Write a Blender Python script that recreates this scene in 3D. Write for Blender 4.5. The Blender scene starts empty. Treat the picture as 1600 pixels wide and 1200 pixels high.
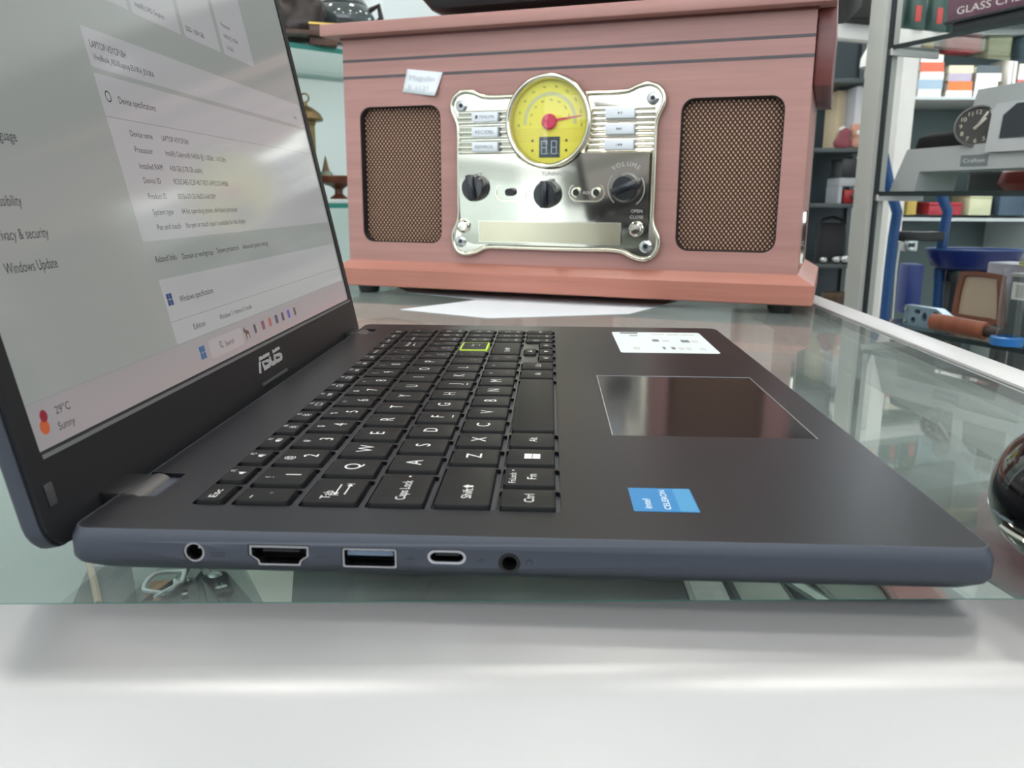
import bpy, bmesh, math, random
from mathutils import Matrix, Vector

random.seed(7)
S = 0.001                                   # every length below is in millimetres
SCN = bpy.context.scene
COL = SCN.collection
PI = math.pi

# ------------------------------------------------------------------ camera
CAM_POS = (125.2, -196.1, 100.4)
YAW, PITCH, ROLL = -0.0428, 0.2183, 0.0060
fwd = Vector((math.sin(YAW)*math.cos(PITCH), math.cos(YAW)*math.cos(PITCH), -math.sin(PITCH)))
rgt = Vector((math.cos(YAW), -math.sin(YAW), 0))
upv = rgt.cross(fwd)
r2 = math.cos(ROLL)*rgt + math.sin(ROLL)*upv
u2 = -math.sin(ROLL)*rgt + math.cos(ROLL)*upv
cam_data = bpy.data.cameras.new('camera')
cam_data.sensor_width = 36.0
cam_data.lens = 36.0*1310.2/1600.0
cam_data.clip_start = 0.01
cam_data.clip_end = 50
cam_data.dof.use_dof = True
cam_data.dof.focus_distance = 0.36
cam_data.dof.aperture_fstop = 26.0
cam = bpy.data.objects.new('camera', cam_data)
M = Matrix((r2, u2, -fwd)).transposed().to_4x4()
M.translation = Vector(CAM_POS)*S
cam.matrix_world = M
COL.objects.link(cam)
SCN.camera = cam

# ------------------------------------------------------------------ world, exposure
world = bpy.data.worlds.new('world')
SCN.world = world
world.use_nodes = True
world.node_tree.nodes['Background'].inputs['Color'].default_value = (0.88, 0.95, 1.0, 1)
world.node_tree.nodes['Background'].inputs['Strength'].default_value = 3.8
SCN.view_settings.view_transform = 'Standard'
SCN.view_settings.look = 'None'
SCN.view_settings.exposure = 0.0
SCN.view_settings.gamma = 1.0
SCN.view_settings.use_curve_mapping = False
SCN.cycles.use_denoising = True
SCN.cycles.max_bounces = 10
SCN.cycles.transparent_max_bounces = 24
SCN.cycles.caustics_reflective = False
SCN.cycles.caustics_refractive = False
SCN.cycles.sample_clamp_indirect = 6.0
LAMP_STRENGTH = 42.0

# ------------------------------------------------------------------ materials
def lin(c):
    return tuple((x/255/12.92 if x <= 10 else ((x/255+0.055)/1.055)**2.4) for x in c)

MATS = {}
def mat(name, rgb, rough=0.5, metal=0.0, spec=0.5, var=0.06, scale=40.0, bump=0.0, bscale=None,
        emit=None, estr=1.0, coat=0.0, aniso=0.0):
    """principled material whose colour is broken up a little by noise"""
    if name in MATS:
        return MATS[name]
    m = bpy.data.materials.new(name)
    m.use_nodes = True
    nt = m.node_tree
    b = nt.nodes['Principled BSDF']
    c = lin(rgb)
    b.inputs['Roughness'].default_value = rough
    b.inputs['Metallic'].default_value = metal
    b.inputs['Specular IOR Level'].default_value = spec
    b.inputs['Coat Weight'].default_value = coat
    tc = nt.nodes.new('ShaderNodeTexCoord')
    nz = nt.nodes.new('ShaderNodeTexNoise')
    nz.inputs['Scale'].default_value = scale
    nz.inputs['Detail'].default_value = 4.0
    nt.links.new(tc.outputs['Object'], nz.inputs['Vector'])
    mx = nt.nodes.new('ShaderNodeMix')
    mx.data_type = 'RGBA'
    mx.inputs[6].default_value = (*[x*(1-var) for x in c], 1)
    mx.inputs[7].default_value = (*[min(1, x*(1+var)) for x in c], 1)
    nt.links.new(nz.outputs['Fac'], mx.inputs[0])
    nt.links.new(mx.outputs[2], b.inputs['Base Color'])
    if bump:
        bn = nt.nodes.new('ShaderNodeBump')
        bn.inputs['Strength'].default_value = bump
        bn.inputs['Distance'].default_value = 0.0004
        n2 = nz
        if bscale:
            n2 = nt.nodes.new('ShaderNodeTexNoise')
            n2.inputs['Scale'].default_value = bscale
            nt.links.new(tc.outputs['Object'], n2.inputs['Vector'])
        nt.links.new(n2.outputs['Fac'], bn.inputs['Height'])
        nt.links.new(bn.outputs['Normal'], b.inputs['Normal'])
    if emit:
        b.inputs['Emission Color'].default_value = (*lin(emit), 1)
        b.inputs['Emission Strength'].default_value = estr
    MATS[name] = m
    return m

def wood_mat(name, c1, c2, rough=0.35, stretch=(3, 60, 60), coat=0.3):
    m = bpy.data.materials.new(name)
    m.use_nodes = True
    nt = m.node_tree
    b = nt.nodes['Principled BSDF']
    tc = nt.nodes.new('ShaderNodeTexCoord')
    mp = nt.nodes.new('ShaderNodeMapping')
    mp.inputs['Scale'].default_value = stretch
    nt.links.new(tc.outputs['Object'], mp.inputs['Vector'])
    nz = nt.nodes.new('ShaderNodeTexNoise')
    nz.inputs['Scale'].default_value = 2.0
    nz.inputs['Detail'].default_value = 6
    nz.inputs['Roughness'].default_value = 0.6
    nt.links.new(mp.outputs['Vector'], nz.inputs['Vector'])
    cr = nt.nodes.new('ShaderNodeValToRGB')
    cr.color_ramp.elements[0].position = 0.3
    cr.color_ramp.elements[1].position = 0.7
    cr.color_ramp.elements[0].color = (*lin(c1), 1)
    cr.color_ramp.elements[1].color = (*lin(c2), 1)
    nt.links.new(nz.outputs['Fac'], cr.inputs['Fac'])
    nt.links.new(cr.outputs['Color'], b.inputs['Base Color'])
    b.inputs['Roughness'].default_value = rough
    b.inputs['Coat Weight'].default_value = coat
    b.inputs['Coat Roughness'].default_value = 0.25
    return m

def glass_mat(name, tint=(0.93, 0.98, 0.96), rough=0.015, ior=1.5, haze=0.0, hazecol=(0.6, 0.66, 0.64)):
    """sheet glass: fresnel mix of clear transmission and mirror, with a little dust"""
    m = bpy.data.materials.new(name)
    m.use_nodes = True
    nt = m.node_tree
    nt.nodes.clear()
    out = nt.nodes.new('ShaderNodeOutputMaterial')
    tr = nt.nodes.new('ShaderNodeBsdfTransparent')
    tr.inputs['Color'].default_value = (*tint, 1)
    gl = nt.nodes.new('ShaderNodeBsdfGlossy')
    gl.inputs['Roughness'].default_value = rough
    fr = nt.nodes.new('ShaderNodeFresnel')
    geo = nt.nodes.new('ShaderNodeNewGeometry')           # same reflectance from either side of the sheet
    mi_ = nt.nodes.new('ShaderNodeMapRange')
    mi_.inputs['To Min'].default_value = ior
    mi_.inputs['To Max'].default_value = 1.0/ior
    nt.links.new(geo.outputs['Backfacing'], mi_.inputs['Value'])
    nt.links.new(mi_.outputs['Result'], fr.inputs['IOR'])
    mx = nt.nodes.new('ShaderNodeMixShader')
    nt.links.new(fr.outputs['Fac'], mx.inputs['Fac'])
    nt.links.new(tr.outputs['BSDF'], mx.inputs[1])
    nt.links.new(gl.outputs['BSDF'], mx.inputs[2])
    last = mx
    if haze:
        df = nt.nodes.new('ShaderNodeBsdfDiffuse')
        df.inputs['Color'].default_value = (*hazecol, 1)
        tc = nt.nodes.new('ShaderNodeTexCoord')
        nz = nt.nodes.new('ShaderNodeTexNoise')
        nz.inputs['Scale'].default_value = 9
        nz.inputs['Detail'].default_value = 8
        nz.inputs['Roughness'].default_value = 0.7
        nt.links.new(tc.outputs['Object'], nz.inputs['Vector'])
        mr = nt.nodes.new('ShaderNodeMapRange')
        mr.inputs['From Min'].default_value = 0.3
        mr.inputs['From Max'].default_value = 0.75
        mr.inputs['To Min'].default_value = haze*0.4
        mr.inputs['To Max'].default_value = haze*1.6
        nt.links.new(nz.outputs['Fac'], mr.inputs['Value'])
        m2 = nt.nodes.new('ShaderNodeMixShader')
        nt.links.new(mr.outputs['Result'], m2.inputs['Fac'])
        nt.links.new(mx.outputs['Shader'], m2.inputs[1])
        nt.links.new(df.outputs['BSDF'], m2.inputs[2])
        last = m2
    nt.links.new(last.outputs['Shader'], out.inputs['Surface'])
    return m

def emit_mat(name, rgb, strength=1.0, rough=0.3, spec=0.5):
    """lit display area: emits its colour, keeps the panel's gloss"""
    return mat(name, (6, 6, 6), rough=rough, spec=spec, var=0.0, emit=rgb, estr=strength)

# ------------------------------------------------------------------ mesh helpers
def frame(o, x, y):
    x = Vector(x).normalized(); y = Vector(y).normalized(); z = x.cross(y)
    m = Matrix((x, y, z)).transposed().to_4x4()
    m.translation = Vector(o)
    return m

def rrect(x0, x1, y0, y1, r, n=4):
    if not isinstance(r, (tuple, list)):
        r = (r, r, r, r)
    pts = []
    for (cx, cy, a0, rr) in ((x1-r[0], y1-r[0], 0, r[0]), (x0+r[1], y1-r[1], 90, r[1]),
                             (x0+r[2], y0+r[2], 180, r[2]), (x1-r[3], y0+r[3], 270, r[3])):
        for i in range(n+1):
            a = math.radians(a0+90*i/n)
            pts.append((cx+rr*math.cos(a), cy+rr*math.sin(a)))
    return pts

def circ(cx, cy, r, n=24, ry=None):
    ry = r if ry is None else ry
    return [(cx+r*math.cos(2*PI*i/n), cy+ry*math.sin(2*PI*i/n)) for i in range(n)]

def catmull(pts, k=4):
    o = []
    n = len(pts)
    for i in range(n):
        p0, p1, p2, p3 = [Vector((*pts[(i+j-1) % n], 0)) for j in range(4)]
        for s in range(k):
            t = s/k
            v = 0.5*((2*p1)+(p2-p0)*t+(2*p0-5*p1+4*p2-p3)*t*t+(3*p1-p0-3*p2+p3)*t**3)
            o.append((v.x, v.y))
    return o

TEXT_CACHE = {}
def text_geo(s):
    if s in TEXT_CACHE:
        return TEXT_CACHE[s]
    cu = bpy.data.curves.new('lettering', 'FONT')
    cu.body = s
    cu.size = 1.0
    cu.resolution_u = 3
    ob = bpy.data.objects.new('lettering', cu)
    COL.objects.link(ob)
    dg = bpy.context.evaluated_depsgraph_get()
    me = bpy.data.meshes.new_from_object(ob.evaluated_get(dg))
    v = [tuple(x.co) for x in me.vertices]
    f = [tuple(p.vertices) for p in me.polygons]
    bpy.data.objects.remove(ob)
    bpy.data.curves.remove(cu)
    bpy.data.meshes.remove(me)
    if v:
        x0 = min(a[0] for a in v); x1 = max(a[0] for a in v)
    else:
        x0 = x1 = 0
    TEXT_CACHE[s] = (v, f, x0, x1)
    return TEXT_CACHE[s]

def plate_geo(outer, holes, z0, z1):
    """flat plate with holes, filled outline extruded"""
    cu = bpy.data.curves.new('plate', 'CURVE')
    cu.dimensions = '2D'
    cu.fill_mode = 'BOTH'
    cu.extrude = (z1-z0)/2
    for loop in [outer]+list(holes):
        sp = cu.splines.new('POLY')
        sp.points.add(len(loop)-1)
        for p, q in zip(sp.points, loop):
            p.co = (q[0], q[1], 0, 1)
        sp.use_cyclic_u = True
    ob = bpy.data.objects.new('plate', cu)
    COL.objects.link(ob)
    dg = bpy.context.evaluated_depsgraph_get()
    me = bpy.data.meshes.new_from_object(ob.evaluated_get(dg))
    zc = (z0+z1)/2
    v = [(a.co.x, a.co.y, a.co.z+zc) for a in me.vertices]
    f = [tuple(p.vertices) for p in me.polygons]
    bpy.data.objects.remove(ob); bpy.data.curves.remove(cu); bpy.data.meshes.remove(me)
    return v, f

class MB:
    def __init__(self):
        self.v = []; self.f = []; self.m = []
    def add(self, v, f, mi=0, M=None):
        o = len(self.v)
        self.v += [tuple(M @ Vector(a)) for a in v] if M is not None else [tuple(a) for a in v]
        self.f += [tuple(i+o for i in a) for a in f]
        self.m += [mi]*len(f)
        return self
    def box(self, x0, x1, y0, y1, z0, z1, mi=0, M=None):
        v = [(x, y, z) for z in (z0, z1) for y in (y0, y1) for x in (x0, x1)]
        f = [(0, 2, 3, 1), (4, 5, 7, 6), (0, 1, 5, 4), (2, 6, 7, 3), (0, 4, 6, 2), (1, 3, 7, 5)]
        return self.add(v, f, mi, M)
    def prism(self, pts, z0, z1, mi=0, M=None, side=None):
        n = len(pts)
        a = sum(pts[i][0]*pts[(i+1) % n][1]-pts[(i+1) % n][0]*pts[i][1] for i in range(n))
        if a < 0:
            pts = pts[::-1]
        v = [(p[0], p[1], z0) for p in pts]+[(p[0], p[1], z1) for p in pts]
        self.add(v, [tuple(range(n-1, -1, -1)), tuple(range(n, 2*n))], mi, M)
        self.add(v, [(i, (i+1) % n, n+(i+1) % n, n+i) for i in range(n)], mi if side is None else side, M)
        return self
    def loft(self, rings, mi=0, M=None, cap0=True, cap1=True):
        n = len(rings[0])
        v = [p for r in rings for p in r]
        f = []
        for k in range(len(rings)-1):
            for i in range(n):
                j = (i+1) % n
                f.append((k*n+i, k*n+j, (k+1)*n+j, (k+1)*n+i))
        if cap0: f.append(tuple(range(n-1, -1, -1)))
        if cap1: f.append(tuple((len(rings)-1)*n+i for i in range(n)))
        return self.add(v, f, mi, M)
    def lathe(self, prof, n=32, mi=0, M=None, caps=True):
        rings = [[(max(r, 1e-4)*math.cos(2*PI*i/n), max(r, 1e-4)*math.sin(2*PI*i/n), z) for i in range(n)] for r, z in prof]
        return self.loft(rings, mi, M, caps, caps)
    def tube(self, path, r, n=10, mi=0, closed=False, M=None, ry=None):
        P = [Vector(p) for p in path]
        ry = r if ry is None else ry
        rings = []
        prev = None
        for i, p in enumerate(P):
            if closed:
                d = P[(i+1) % len(P)]-P[i-1]
            else:
                d = P[min(i+1, len(P)-1)]-P[max(i-1, 0)]
            d.normalize()
            if prev is None:
                a = Vector((0, 0, 1)) if abs(d.z) < 0.9 else Vector((0, 1, 0))
            else:
                a = prev
            b = d.cross(a).normalized(); a = b.cross(d).normalized(); prev = a
            rings.append([tuple(p+r*math.cos(2*PI*k/n)*a+ry*math.sin(2*PI*k/n)*b) for k in range(n)])
        if closed:
            rings.append(rings[0])
        return self.loft(rings, mi, M, not closed, not closed)
    def plate(self, outer, holes, z0, z1, mi=0, M=None):
        v, f = plate_geo(outer, holes, z0, z1)
        return self.add(v, f, mi, M)
    def text(self, s, M, h, w=None, align='C', mi=0):
        """lettering in the plane of M: h = cap height in mm, w = total width"""
        v, f, x0, x1 = text_geo(s)
        if not v:
            return self
        sy = h/0.73
        sx = sy if w is None else w/max(x1-x0, 1e-3)
        if align == 'C':
            ox = -(x0+x1)/2*sx
        elif align == 'L':
            ox = -x0*sx
        else:
            ox = -x1*sx
        return self.add([(a[0]*sx+ox, a[1]*sy-h/2, 0) for a in v], f, mi, M)
    def mesh(self, name, mats, bevel=0, seg=2, smooth=35, merge=0):
        me = bpy.data.meshes.new(name)
        me.from_pydata([(x*S, y*S, z*S) for x, y, z in self.v], [], self.f)
        if not isinstance(mats, (list, tuple)):
            mats = [mats]
        for mm in mats:
            me.materials.append(mm)
        if len(mats) > 1:
            me.polygons.foreach_set('material_index', self.m)
        if bevel or merge:
            bm = bmesh.new(); bm.from_mesh(me)
            if merge:
                bmesh.ops.remove_doubles(bm, verts=bm.verts, dist=merge*S)
            if bevel:
                ed = [e for e in bm.edges if len(e.link_faces) == 2 and e.calc_face_angle(0) > 0.5]
                bmesh.ops.bevel(bm, geom=ed, offset=bevel*S, segments=seg, affect='EDGES', profile=0.5, clamp_overlap=True)
            bm.to_mesh(me); bm.free()
        if smooth:
            me.polygons.foreach_set('use_smooth', [True]*len(me.polygons))
            me.set_sharp_from_angle(angle=math.radians(smooth))
        me.update()
        return me
    def build(self, name, mats, parent=None, loc=None, rot=None, **k):
        return link(name, self.mesh(name, mats, **k), parent, loc, rot)

def link(name, me, parent=None, loc=None, rot=None):
    o = bpy.data.objects.new(name, me)
    COL.objects.link(o)
    if parent is not None:
        o.parent = parent
    if loc is not None:
        o.location = Vector(loc)*S
    if rot is not None:
        o.rotation_euler = rot
    return o

def tag(o, label=None, cat=None, group=None, kind=None):
    if label: o['label'] = label
    if cat: o['category'] = cat
    if group: o['group'] = group
    if kind: o['kind'] = kind
    return o

def thing(name, label, cat, loc=(0, 0, 0), rz=0, group=None):
    o = bpy.data.objects.new(name, None)
    o.empty_display_size = 0.02
    COL.objects.link(o)
    o.location = Vector(loc)*S
    o.rotation_euler = (0, 0, math.radians(rz))
    return tag(o, label, cat, group)

def cut(obj, cutter_mb):
    """boolean-subtract closed shapes from a mesh object, applied at once"""
    c = cutter_mb.build('cutter', [obj.data.materials[-1]], smooth=0)
    c.parent = obj.parent
    bpy.context.view_layer.update()
    md = obj.modifiers.new('cut', 'BOOLEAN')
    md.object = c
    md.operation = 'DIFFERENCE'
    md.solver = 'EXACT'
    md.material_mode = 'TRANSFER'
    dg = bpy.context.evaluated_depsgraph_get()
    me = bpy.data.meshes.new_from_object(obj.evaluated_get(dg))
    obj.modifiers.clear()
    old = obj.data
    obj.data = me
    bpy.data.objects.remove(c)
    me.set_sharp_from_angle(angle=math.radians(35))
    return obj

def copy_tree(o, parent=None):
    c = o.copy(); COL.objects.link(c); c.parent = parent
    for ch in o.children:
        copy_tree(ch, c)
    return c

# ------------------------------------------------------------------ shared materials
ALU = mat('brushed_aluminium', (178, 178, 180), rough=0.42, metal=0.72, var=0.03, scale=30)
ALU2 = mat('painted_aluminium', (205, 204, 205), rough=0.45, metal=0.2, var=0.03)
POST = mat('anodised_post', (186, 187, 181), rough=0.55, metal=0.2, var=0.04)
GLASS = glass_mat('counter_glass', tint=(0.93, 0.975, 0.96), haze=0.11)
SHELFGLASS = glass_mat('shelf_glass', tint=(0.92, 0.985, 0.965))
CLEAR = glass_mat('clear_pane', tint=(0.985, 0.99, 0.985))
GEDGE = mat('green_glass_edge', (38, 128, 116), rough=0.2, var=0.1)
CHROME = mat('chrome', (226, 222, 210), rough=0.07, metal=1.0, var=0.02)
CHROME2 = mat('satin_chrome', (214, 208, 190), rough=0.2, metal=1.0, var=0.02)
BLACKP = mat('black_plastic', (22, 22, 24), rough=0.4, var=0.1)
BLACKG = mat('gloss_black', (10, 10, 12), rough=0.08, var=0.1, coat=0.6)
WHITEP = mat('white_plastic', (232, 232, 230), rough=0.4, var=0.03)
PAPER = mat('white_paper', (236, 240, 246), rough=0.8, var=0.02)
STEEL = mat('steel', (190, 192, 192), rough=0.25, metal=1.0)
INK = mat('grey_ink', (120, 120, 124), rough=0.7, var=0.05)

# ------------------------------------------------------------------ the room
FLOOR_Z = -930
CEIL_Z = 1750
wallm = mat('wall_paint', (226, 232, 232), rough=0.8, var=0.03, scale=3)
MB().box(-2600, 2600, -2800, 3000, FLOOR_Z-60, FLOOR_Z).build('floor', mat('floor_tile', (208, 206, 202), rough=0.35, var=0.05, scale=2), smooth=0)['kind'] = 'structure'
MB().box(-2600, 2600, -2800, 3000, CEIL_Z, CEIL_Z+60).build('ceiling', mat('ceiling_paint', (232, 233, 232), rough=0.9, var=0.02, scale=2), smooth=0)['kind'] = 'structure'
MB().box(-2600, 2600, 3000, 3080, FLOOR_Z, CEIL_Z).build('wall_back', wallm, smooth=0)['kind'] = 'structure'
MB().box(-2680, -2600, -2800, 3000, FLOOR_Z, CEIL_Z).build('wall_left', wallm, smooth=0)['kind'] = 'structure'
MB().box(2600, 2680, -2800, 3000, FLOOR_Z, CEIL_Z).build('wall_right', wallm, smooth=0)['kind'] = 'structure'

# unseen low dark cupboard, added behind the viewer to darken the chrome's reflection
t_ = bpy.data.objects.new('added_dark_cupboard', None); COL.objects.link(t_); t_.location = Vector((200, -1350, FLOOR_Z))*S
t_['label'] = 'unseen low dark cupboard added to darken the reflection in the chrome panel'; t_['category'] = 'cupboard'
cup = mat('cupboard_dark', (40, 40, 42), rough=0.6)
MB().box(-1330, 1400, -200, 200, 0, 1280).build('carcass', cup, t_, bevel=4)
for k in range(4):
    d_ = MB().box(-1310+675*k, -1310+675*k+655, 200, 218, 30, 1250).build('door', mat('cupboard_door', (46, 45, 46), rough=0.6), t_, bevel=3)
    MB().box(-1310+675*k+600, -1310+675*k+615, 218, 236, 600, 720).build('handle', STEEL, d_, bevel=2)

# ceiling lamps: round flush LED panels
lamp_glow = mat('lamp_diffuser', (250, 250, 250), rough=0.5, var=0.0, emit=(255, 250, 240), estr=LAMP_STRENGTH)
LP = [(-900, -900), (300, -900), (1400, -700), (-1500, 200), (-350, 250), (750, 300), (1700, 500),
      (-900, 1300), (200, 1450), (1300, 1400), (500, 2300), (1700, 2300), (-1200, 2300)]
lamp0 = None
where = ['over the shop front left of the counter', 'over the shop front behind the counter edge', 'over the shop front to the right',
         'by the left wall', 'above the open laptop', 'above the counter end rail', 'by the right wall',
         'above the white shelf case', 'above the wooden stereo', 'above the grey clock', 'above the far book shelves',
         'in the far right corner', 'in the far left corner']
for i, (x, y) in enumerate(LP):
    if lamp0 is None:
        t = thing('ceiling_light', '', 'light', (x, y, CEIL_Z), 0, 'round ceiling lights')
        MB().lathe([(120, 0), (128, -4), (128, -22), (118, -26), (112, -24), (112, -16), (112, 0)], 40).build('rim', WHITEP, t)
        MB().lathe([(111, -4), (111, -18), (0, -18)], 40, caps=False).build('diffuser', lamp_glow, t)
        lamp0 = t
    else:
        t = copy_tree(lamp0)
        t.location = Vector((x, y, CEIL_Z))*S
    t['label'] = 'round flush white ceiling light ' + where[i]

# suspended linear light over the far aisle
t = thing('linear_light', 'suspended long white linear light over the far right aisle', 'light', (1050, 2178, 760), 0)
MB().box(-620, 620, -46, 46, 12, 60).build('housing', WHITEP, t, bevel=4)
MB().box(-610, 610, -42, 42, 0, 12).build('diffuser', mat('linear_diffuser', (250, 250, 250), rough=0.5, var=0.0, emit=(240, 247, 255), estr=44.0), t, bevel=3)
for x in (-560, 560):
    MB().tube([(x, 0, 60), (x, 0, CEIL_Z-760)], 2.5, 8).build('suspension_rod', STEEL, t)

# ------------------------------------------------------------------ glass display counter
ctr = thing('display_counter', 'glass-topped aluminium display counter under the laptop and the wooden stereo', 'counter', (100, 350, FLOOR_Z))
CL = Vector((100, 350, FLOOR_Z))
def cw(*p): return tuple(Vector(p)-CL)
Mc = Matrix.Translation(-CL)
# plan of the glass: front edge turned a little against the laptop
XL, XR = -620, 384
def yf(x): return -8.0 + (x+14)*0.066
YB = 960
gl = [(XL, yf(XL)), (XR, yf(XR)), (XR, YB), (XL, YB)]
MB().prism(gl, -8, 0, 0, Mc, side=1).build('glass_top', [GLASS, GEDGE], ctr, smooth=0)
# front rail: flat top, rounded nose, upright face
prof = [(0.5, -36), (0.5, -8.5), (0.5, -0.5), (-1, 0.3), (-30, 0.3)]
for a in range(0, 39, 6):                                  # bend of 36 degrees into the sloping nose
    prof.append((-30-16*math.sin(math.radians(a)), 0.3-16+16*math.cos(math.radians(a))))
ye, ze = prof[-1]
prof += [(ye-36, ze-36*math.tan(math.radians(36))), (ye-37.5, ze-31), (ye-37.5, ze-46), (ye-34, ze-46), (ye-34, ze-32), (-30, -36)]
r0 = [(XL-40, yf(XL-40)+a, b) for a, b in prof]
r1 = [(XR+28, yf(XR+28)+a, b) for a, b in prof]
MB().loft([r0, r1], 0, Mc).build('front_rail', ALU, ctr, smooth=25)
MB().box(XR, XR+25, 30, YB+30, -45, 1.6, 0, Mc).box(XR-1.2, XR, 30, YB, -8, -0.8, 1, Mc).build('end_rail', [ALU2, BLACKP], ctr, bevel=1.0)
MB().box(XL-30, XL, -20, YB+30, -45, 1.2, 0, Mc).build('end_rail', ALU2, ctr, bevel=1.0)
MB().box(XL-30, XR+25, YB, YB+30, -45, 1.2, 0, Mc).build('back_rail', ALU2, ctr, bevel=1.0)
for (x, y) in ((XL-28, -30), (XR-2, 8), (XL-28, YB), (XR-2, YB)):
    MB().box(x, x+26, y, y+26, FLOOR_Z, -45, 0, Mc).build('leg', ALU2, ctr, bevel=1.0)
MB().box(XL, XR, 30, YB, -128, -120, 0, Mc).build('inner_shelf', mat('shelf_felt', (150, 160, 156), rough=0.8, var=0.12, scale=12), ctr, smooth=0)
MB().box(XL, XR, 26, 30, -600, -44, 0, Mc).build('front_pane', CLEAR, ctr, smooth=0)
MB().box(XR+2, XR+6, 40, YB, -600, -45, 0, Mc).build('side_pane', CLEAR, ctr, smooth=0)
MB().box(XL-10, XR+10, 10, YB+10, FLOOR_Z, -600, 0, Mc).build('base_panel', mat('base_laminate', (120, 122, 124), rough=0.5), ctr, smooth=0)

# ------------------------------------------------------------------ laptop
LAPM = mat('laptop_shell', (22, 22, 28), rough=0.34, metal=0.0, spec=0.3, var=0.04, scale=500, bump=0.05, bscale=4000)
SIDEM = mat('laptop_side', (72, 76, 86), rough=0.45, metal=0.2, var=0.03, scale=400)
KEYM = mat('key_plastic', (27, 27, 28), rough=0.45, spec=0.12, var=0.05, scale=600, bump=0.05, bscale=5000)
WELL = mat('key_well', (8, 8, 9), rough=0.7)
LEGEND = mat('key_print', (222, 222, 222), rough=0.6, var=0.02)
GREEN = mat('green_key_rim', (196, 228, 78), rough=0.5, var=0.03)
PADM = mat('touchpad_glass', (24, 22, 25), rough=0.12, metal=0.0, var=0.03)
BEZEL = mat('bezel_plastic', (30, 30, 33), rough=0.5, spec=0.25, var=0.06, scale=900, bump=0.1, bscale=6000)
HINGE = mat('hinge_grey', (84, 80, 80), rough=0.4, metal=0.3)
PORTM = mat('port_metal', (170, 168, 170), rough=0.25, metal=1.0)
DZ = 17.0                                    # deck height above the counter glass
lap = thing('laptop', 'open dark grey laptop with lit settings screen on the glass counter', 'laptop', (0, 0, 0))
U0, U1, V0, V1 = 2.0, 236.8, 0.0, 360.0

def ring(ins, z, r=7):
    return [(x, y, z) for x, y in rrect(U0+ins, U1-ins, V0+ins, V1-ins, (r, max(r-2, 1), max(r-2, 1), max(r*.55, 1)), 5)]
b = MB()
b.loft([ring(16, 3.0, 14), ring(9, 3.6, 12), ring(3.5, 5.4, 9), ring(0.8, 7.6, 7), ring(0, 9.2, 7), ring(0, 14.0, 7),
        ring(1.3, DZ, 6.2), ring(1.6, DZ, 6), ring(1.6, 15.6, 6)], 0, None, True, True)
body = b.build('base_shell', [SIDEM, WELL], lap, smooth=30)
cutter = MB()
Mx = frame((0, 0, 0), (1, 0, 0), (0, 0, 1))  # outline (u, z) extruded along -v
def port_hole(pts, depth=9):
    cutter.prism(pts, -depth, 1.0, 0, Mx)
hdmi = [(49.8, 14.1), (65.6, 14.1), (65.6, 11.2), (63.6, 9.6), (63.2, 8.2), (52.2, 8.2), (51.8, 9.6), (49.8, 11.2)]
usba = rrect(73.8, 88.0, 8.2, 13.8, 0.5, 2)
usbc = rrect(95.6, 105.6, 9.9, 13.9, 1.98, 6)
jackp = circ(35.7, 11.5, 2.75, 24)
audp = circ(116.4, 10.6, 2.75, 24)
for p in (hdmi, usba, usbc, jackp, audp):
    port_hole(p)
body.data.materials.clear(); body.data.materials.append(SIDEM); body.data.materials.append(WELL)
cut(body, cutter)

# key layout: (legend, near edge v, far edge v, u0, u1)
KEYS = []
ROWU = [(27.6, 35.2), (38.6, 53.8), (57.4, 73.0), (75.9, 91.6), (94.3, 110.0), (112.5, 128.2)]
fl = ['Esc']+['F%d' % i for i in range(1, 13)]+['prt', 'ins', 'del', 'dot', 'pwr']
KEYS.append(('Esc', 20.5, 34.4)+ROWU[0])
for i in range(17):
    KEYS.append((fl[i+1], 37.2+17.35*i, 37.2+17.35*i+14.3)+ROWU[0])
p = 19.25; kw = 16.1
def row(start, names, r):
    for i, nme in enumerate(names):
        KEYS.append((nme, start+p*i, start+p*i+kw)+ROWU[r])
KEYS.append(('`', 20.5, 31.7)+ROWU[1])
row(34.8, list('1234567890-='), 1)
KEYS.append(('Backspace', 265.8, 286.6)+ROWU[1])
KEYS.append(('Tab', 20.5, 41.2)+ROWU[2]); row(44.3, list('QWERTYUIOP[]'), 2); KEYS.append(('\\', 275.3, 286.6)+ROWU[2])
KEYS.append(('Caps Lock', 20.5, 46.5)+ROWU[3]); row(49.6, list("ASDFGHJKL;'"), 3); KEYS.append(('Enter', 261.4, 286.6)+ROWU[3])
KEYS.append(('Shift', 20.5, 54.7)+ROWU[4]); row(57.8, list('ZXCVBNM,./'), 4); KEYS.append(('RShift', 250.3, 286.6)+ROWU[4])
for nme, a, c in (('Ctrl', 20.2, 34.9), ('Fn', 38.0, 55.0), ('Win', 58.1, 74.8), ('Alt', 77.9, 94.6), ('Space', 97.7, 186.6),
                  ('RAlt', 189.7, 207.6), ('RCtrl', 210.7, 228.0)):
    KEYS.append((nme, a, c)+ROWU[5])
for nme, a, c, x0, x1 in (('Left', 231.1, 247.5, 120.6, 128.2), ('Up', 250.5, 267.6, 112.5, 118.9), ('Down', 250.5, 267.6, 120.6, 128.2), ('Right', 270.6, 286.6, 120.6, 128.2)):
    KEYS.append((nme, a, c, x0, x1))
for r, names in ((1, ('NumLk', 'n/', 'n*')), (2, ('n7', 'n8', 'n9')), (3, ('n4', 'n5', 'n6')), (4, ('n1', 'n2', 'n3')), (5, ('n0', 'n.', 'NEnter'))):
    for i, nme in enumerate(names):
        KEYS.append((nme, 289.7+15.6*i, 289.7+15.6*i+12.6)+ROWU[r])

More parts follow.
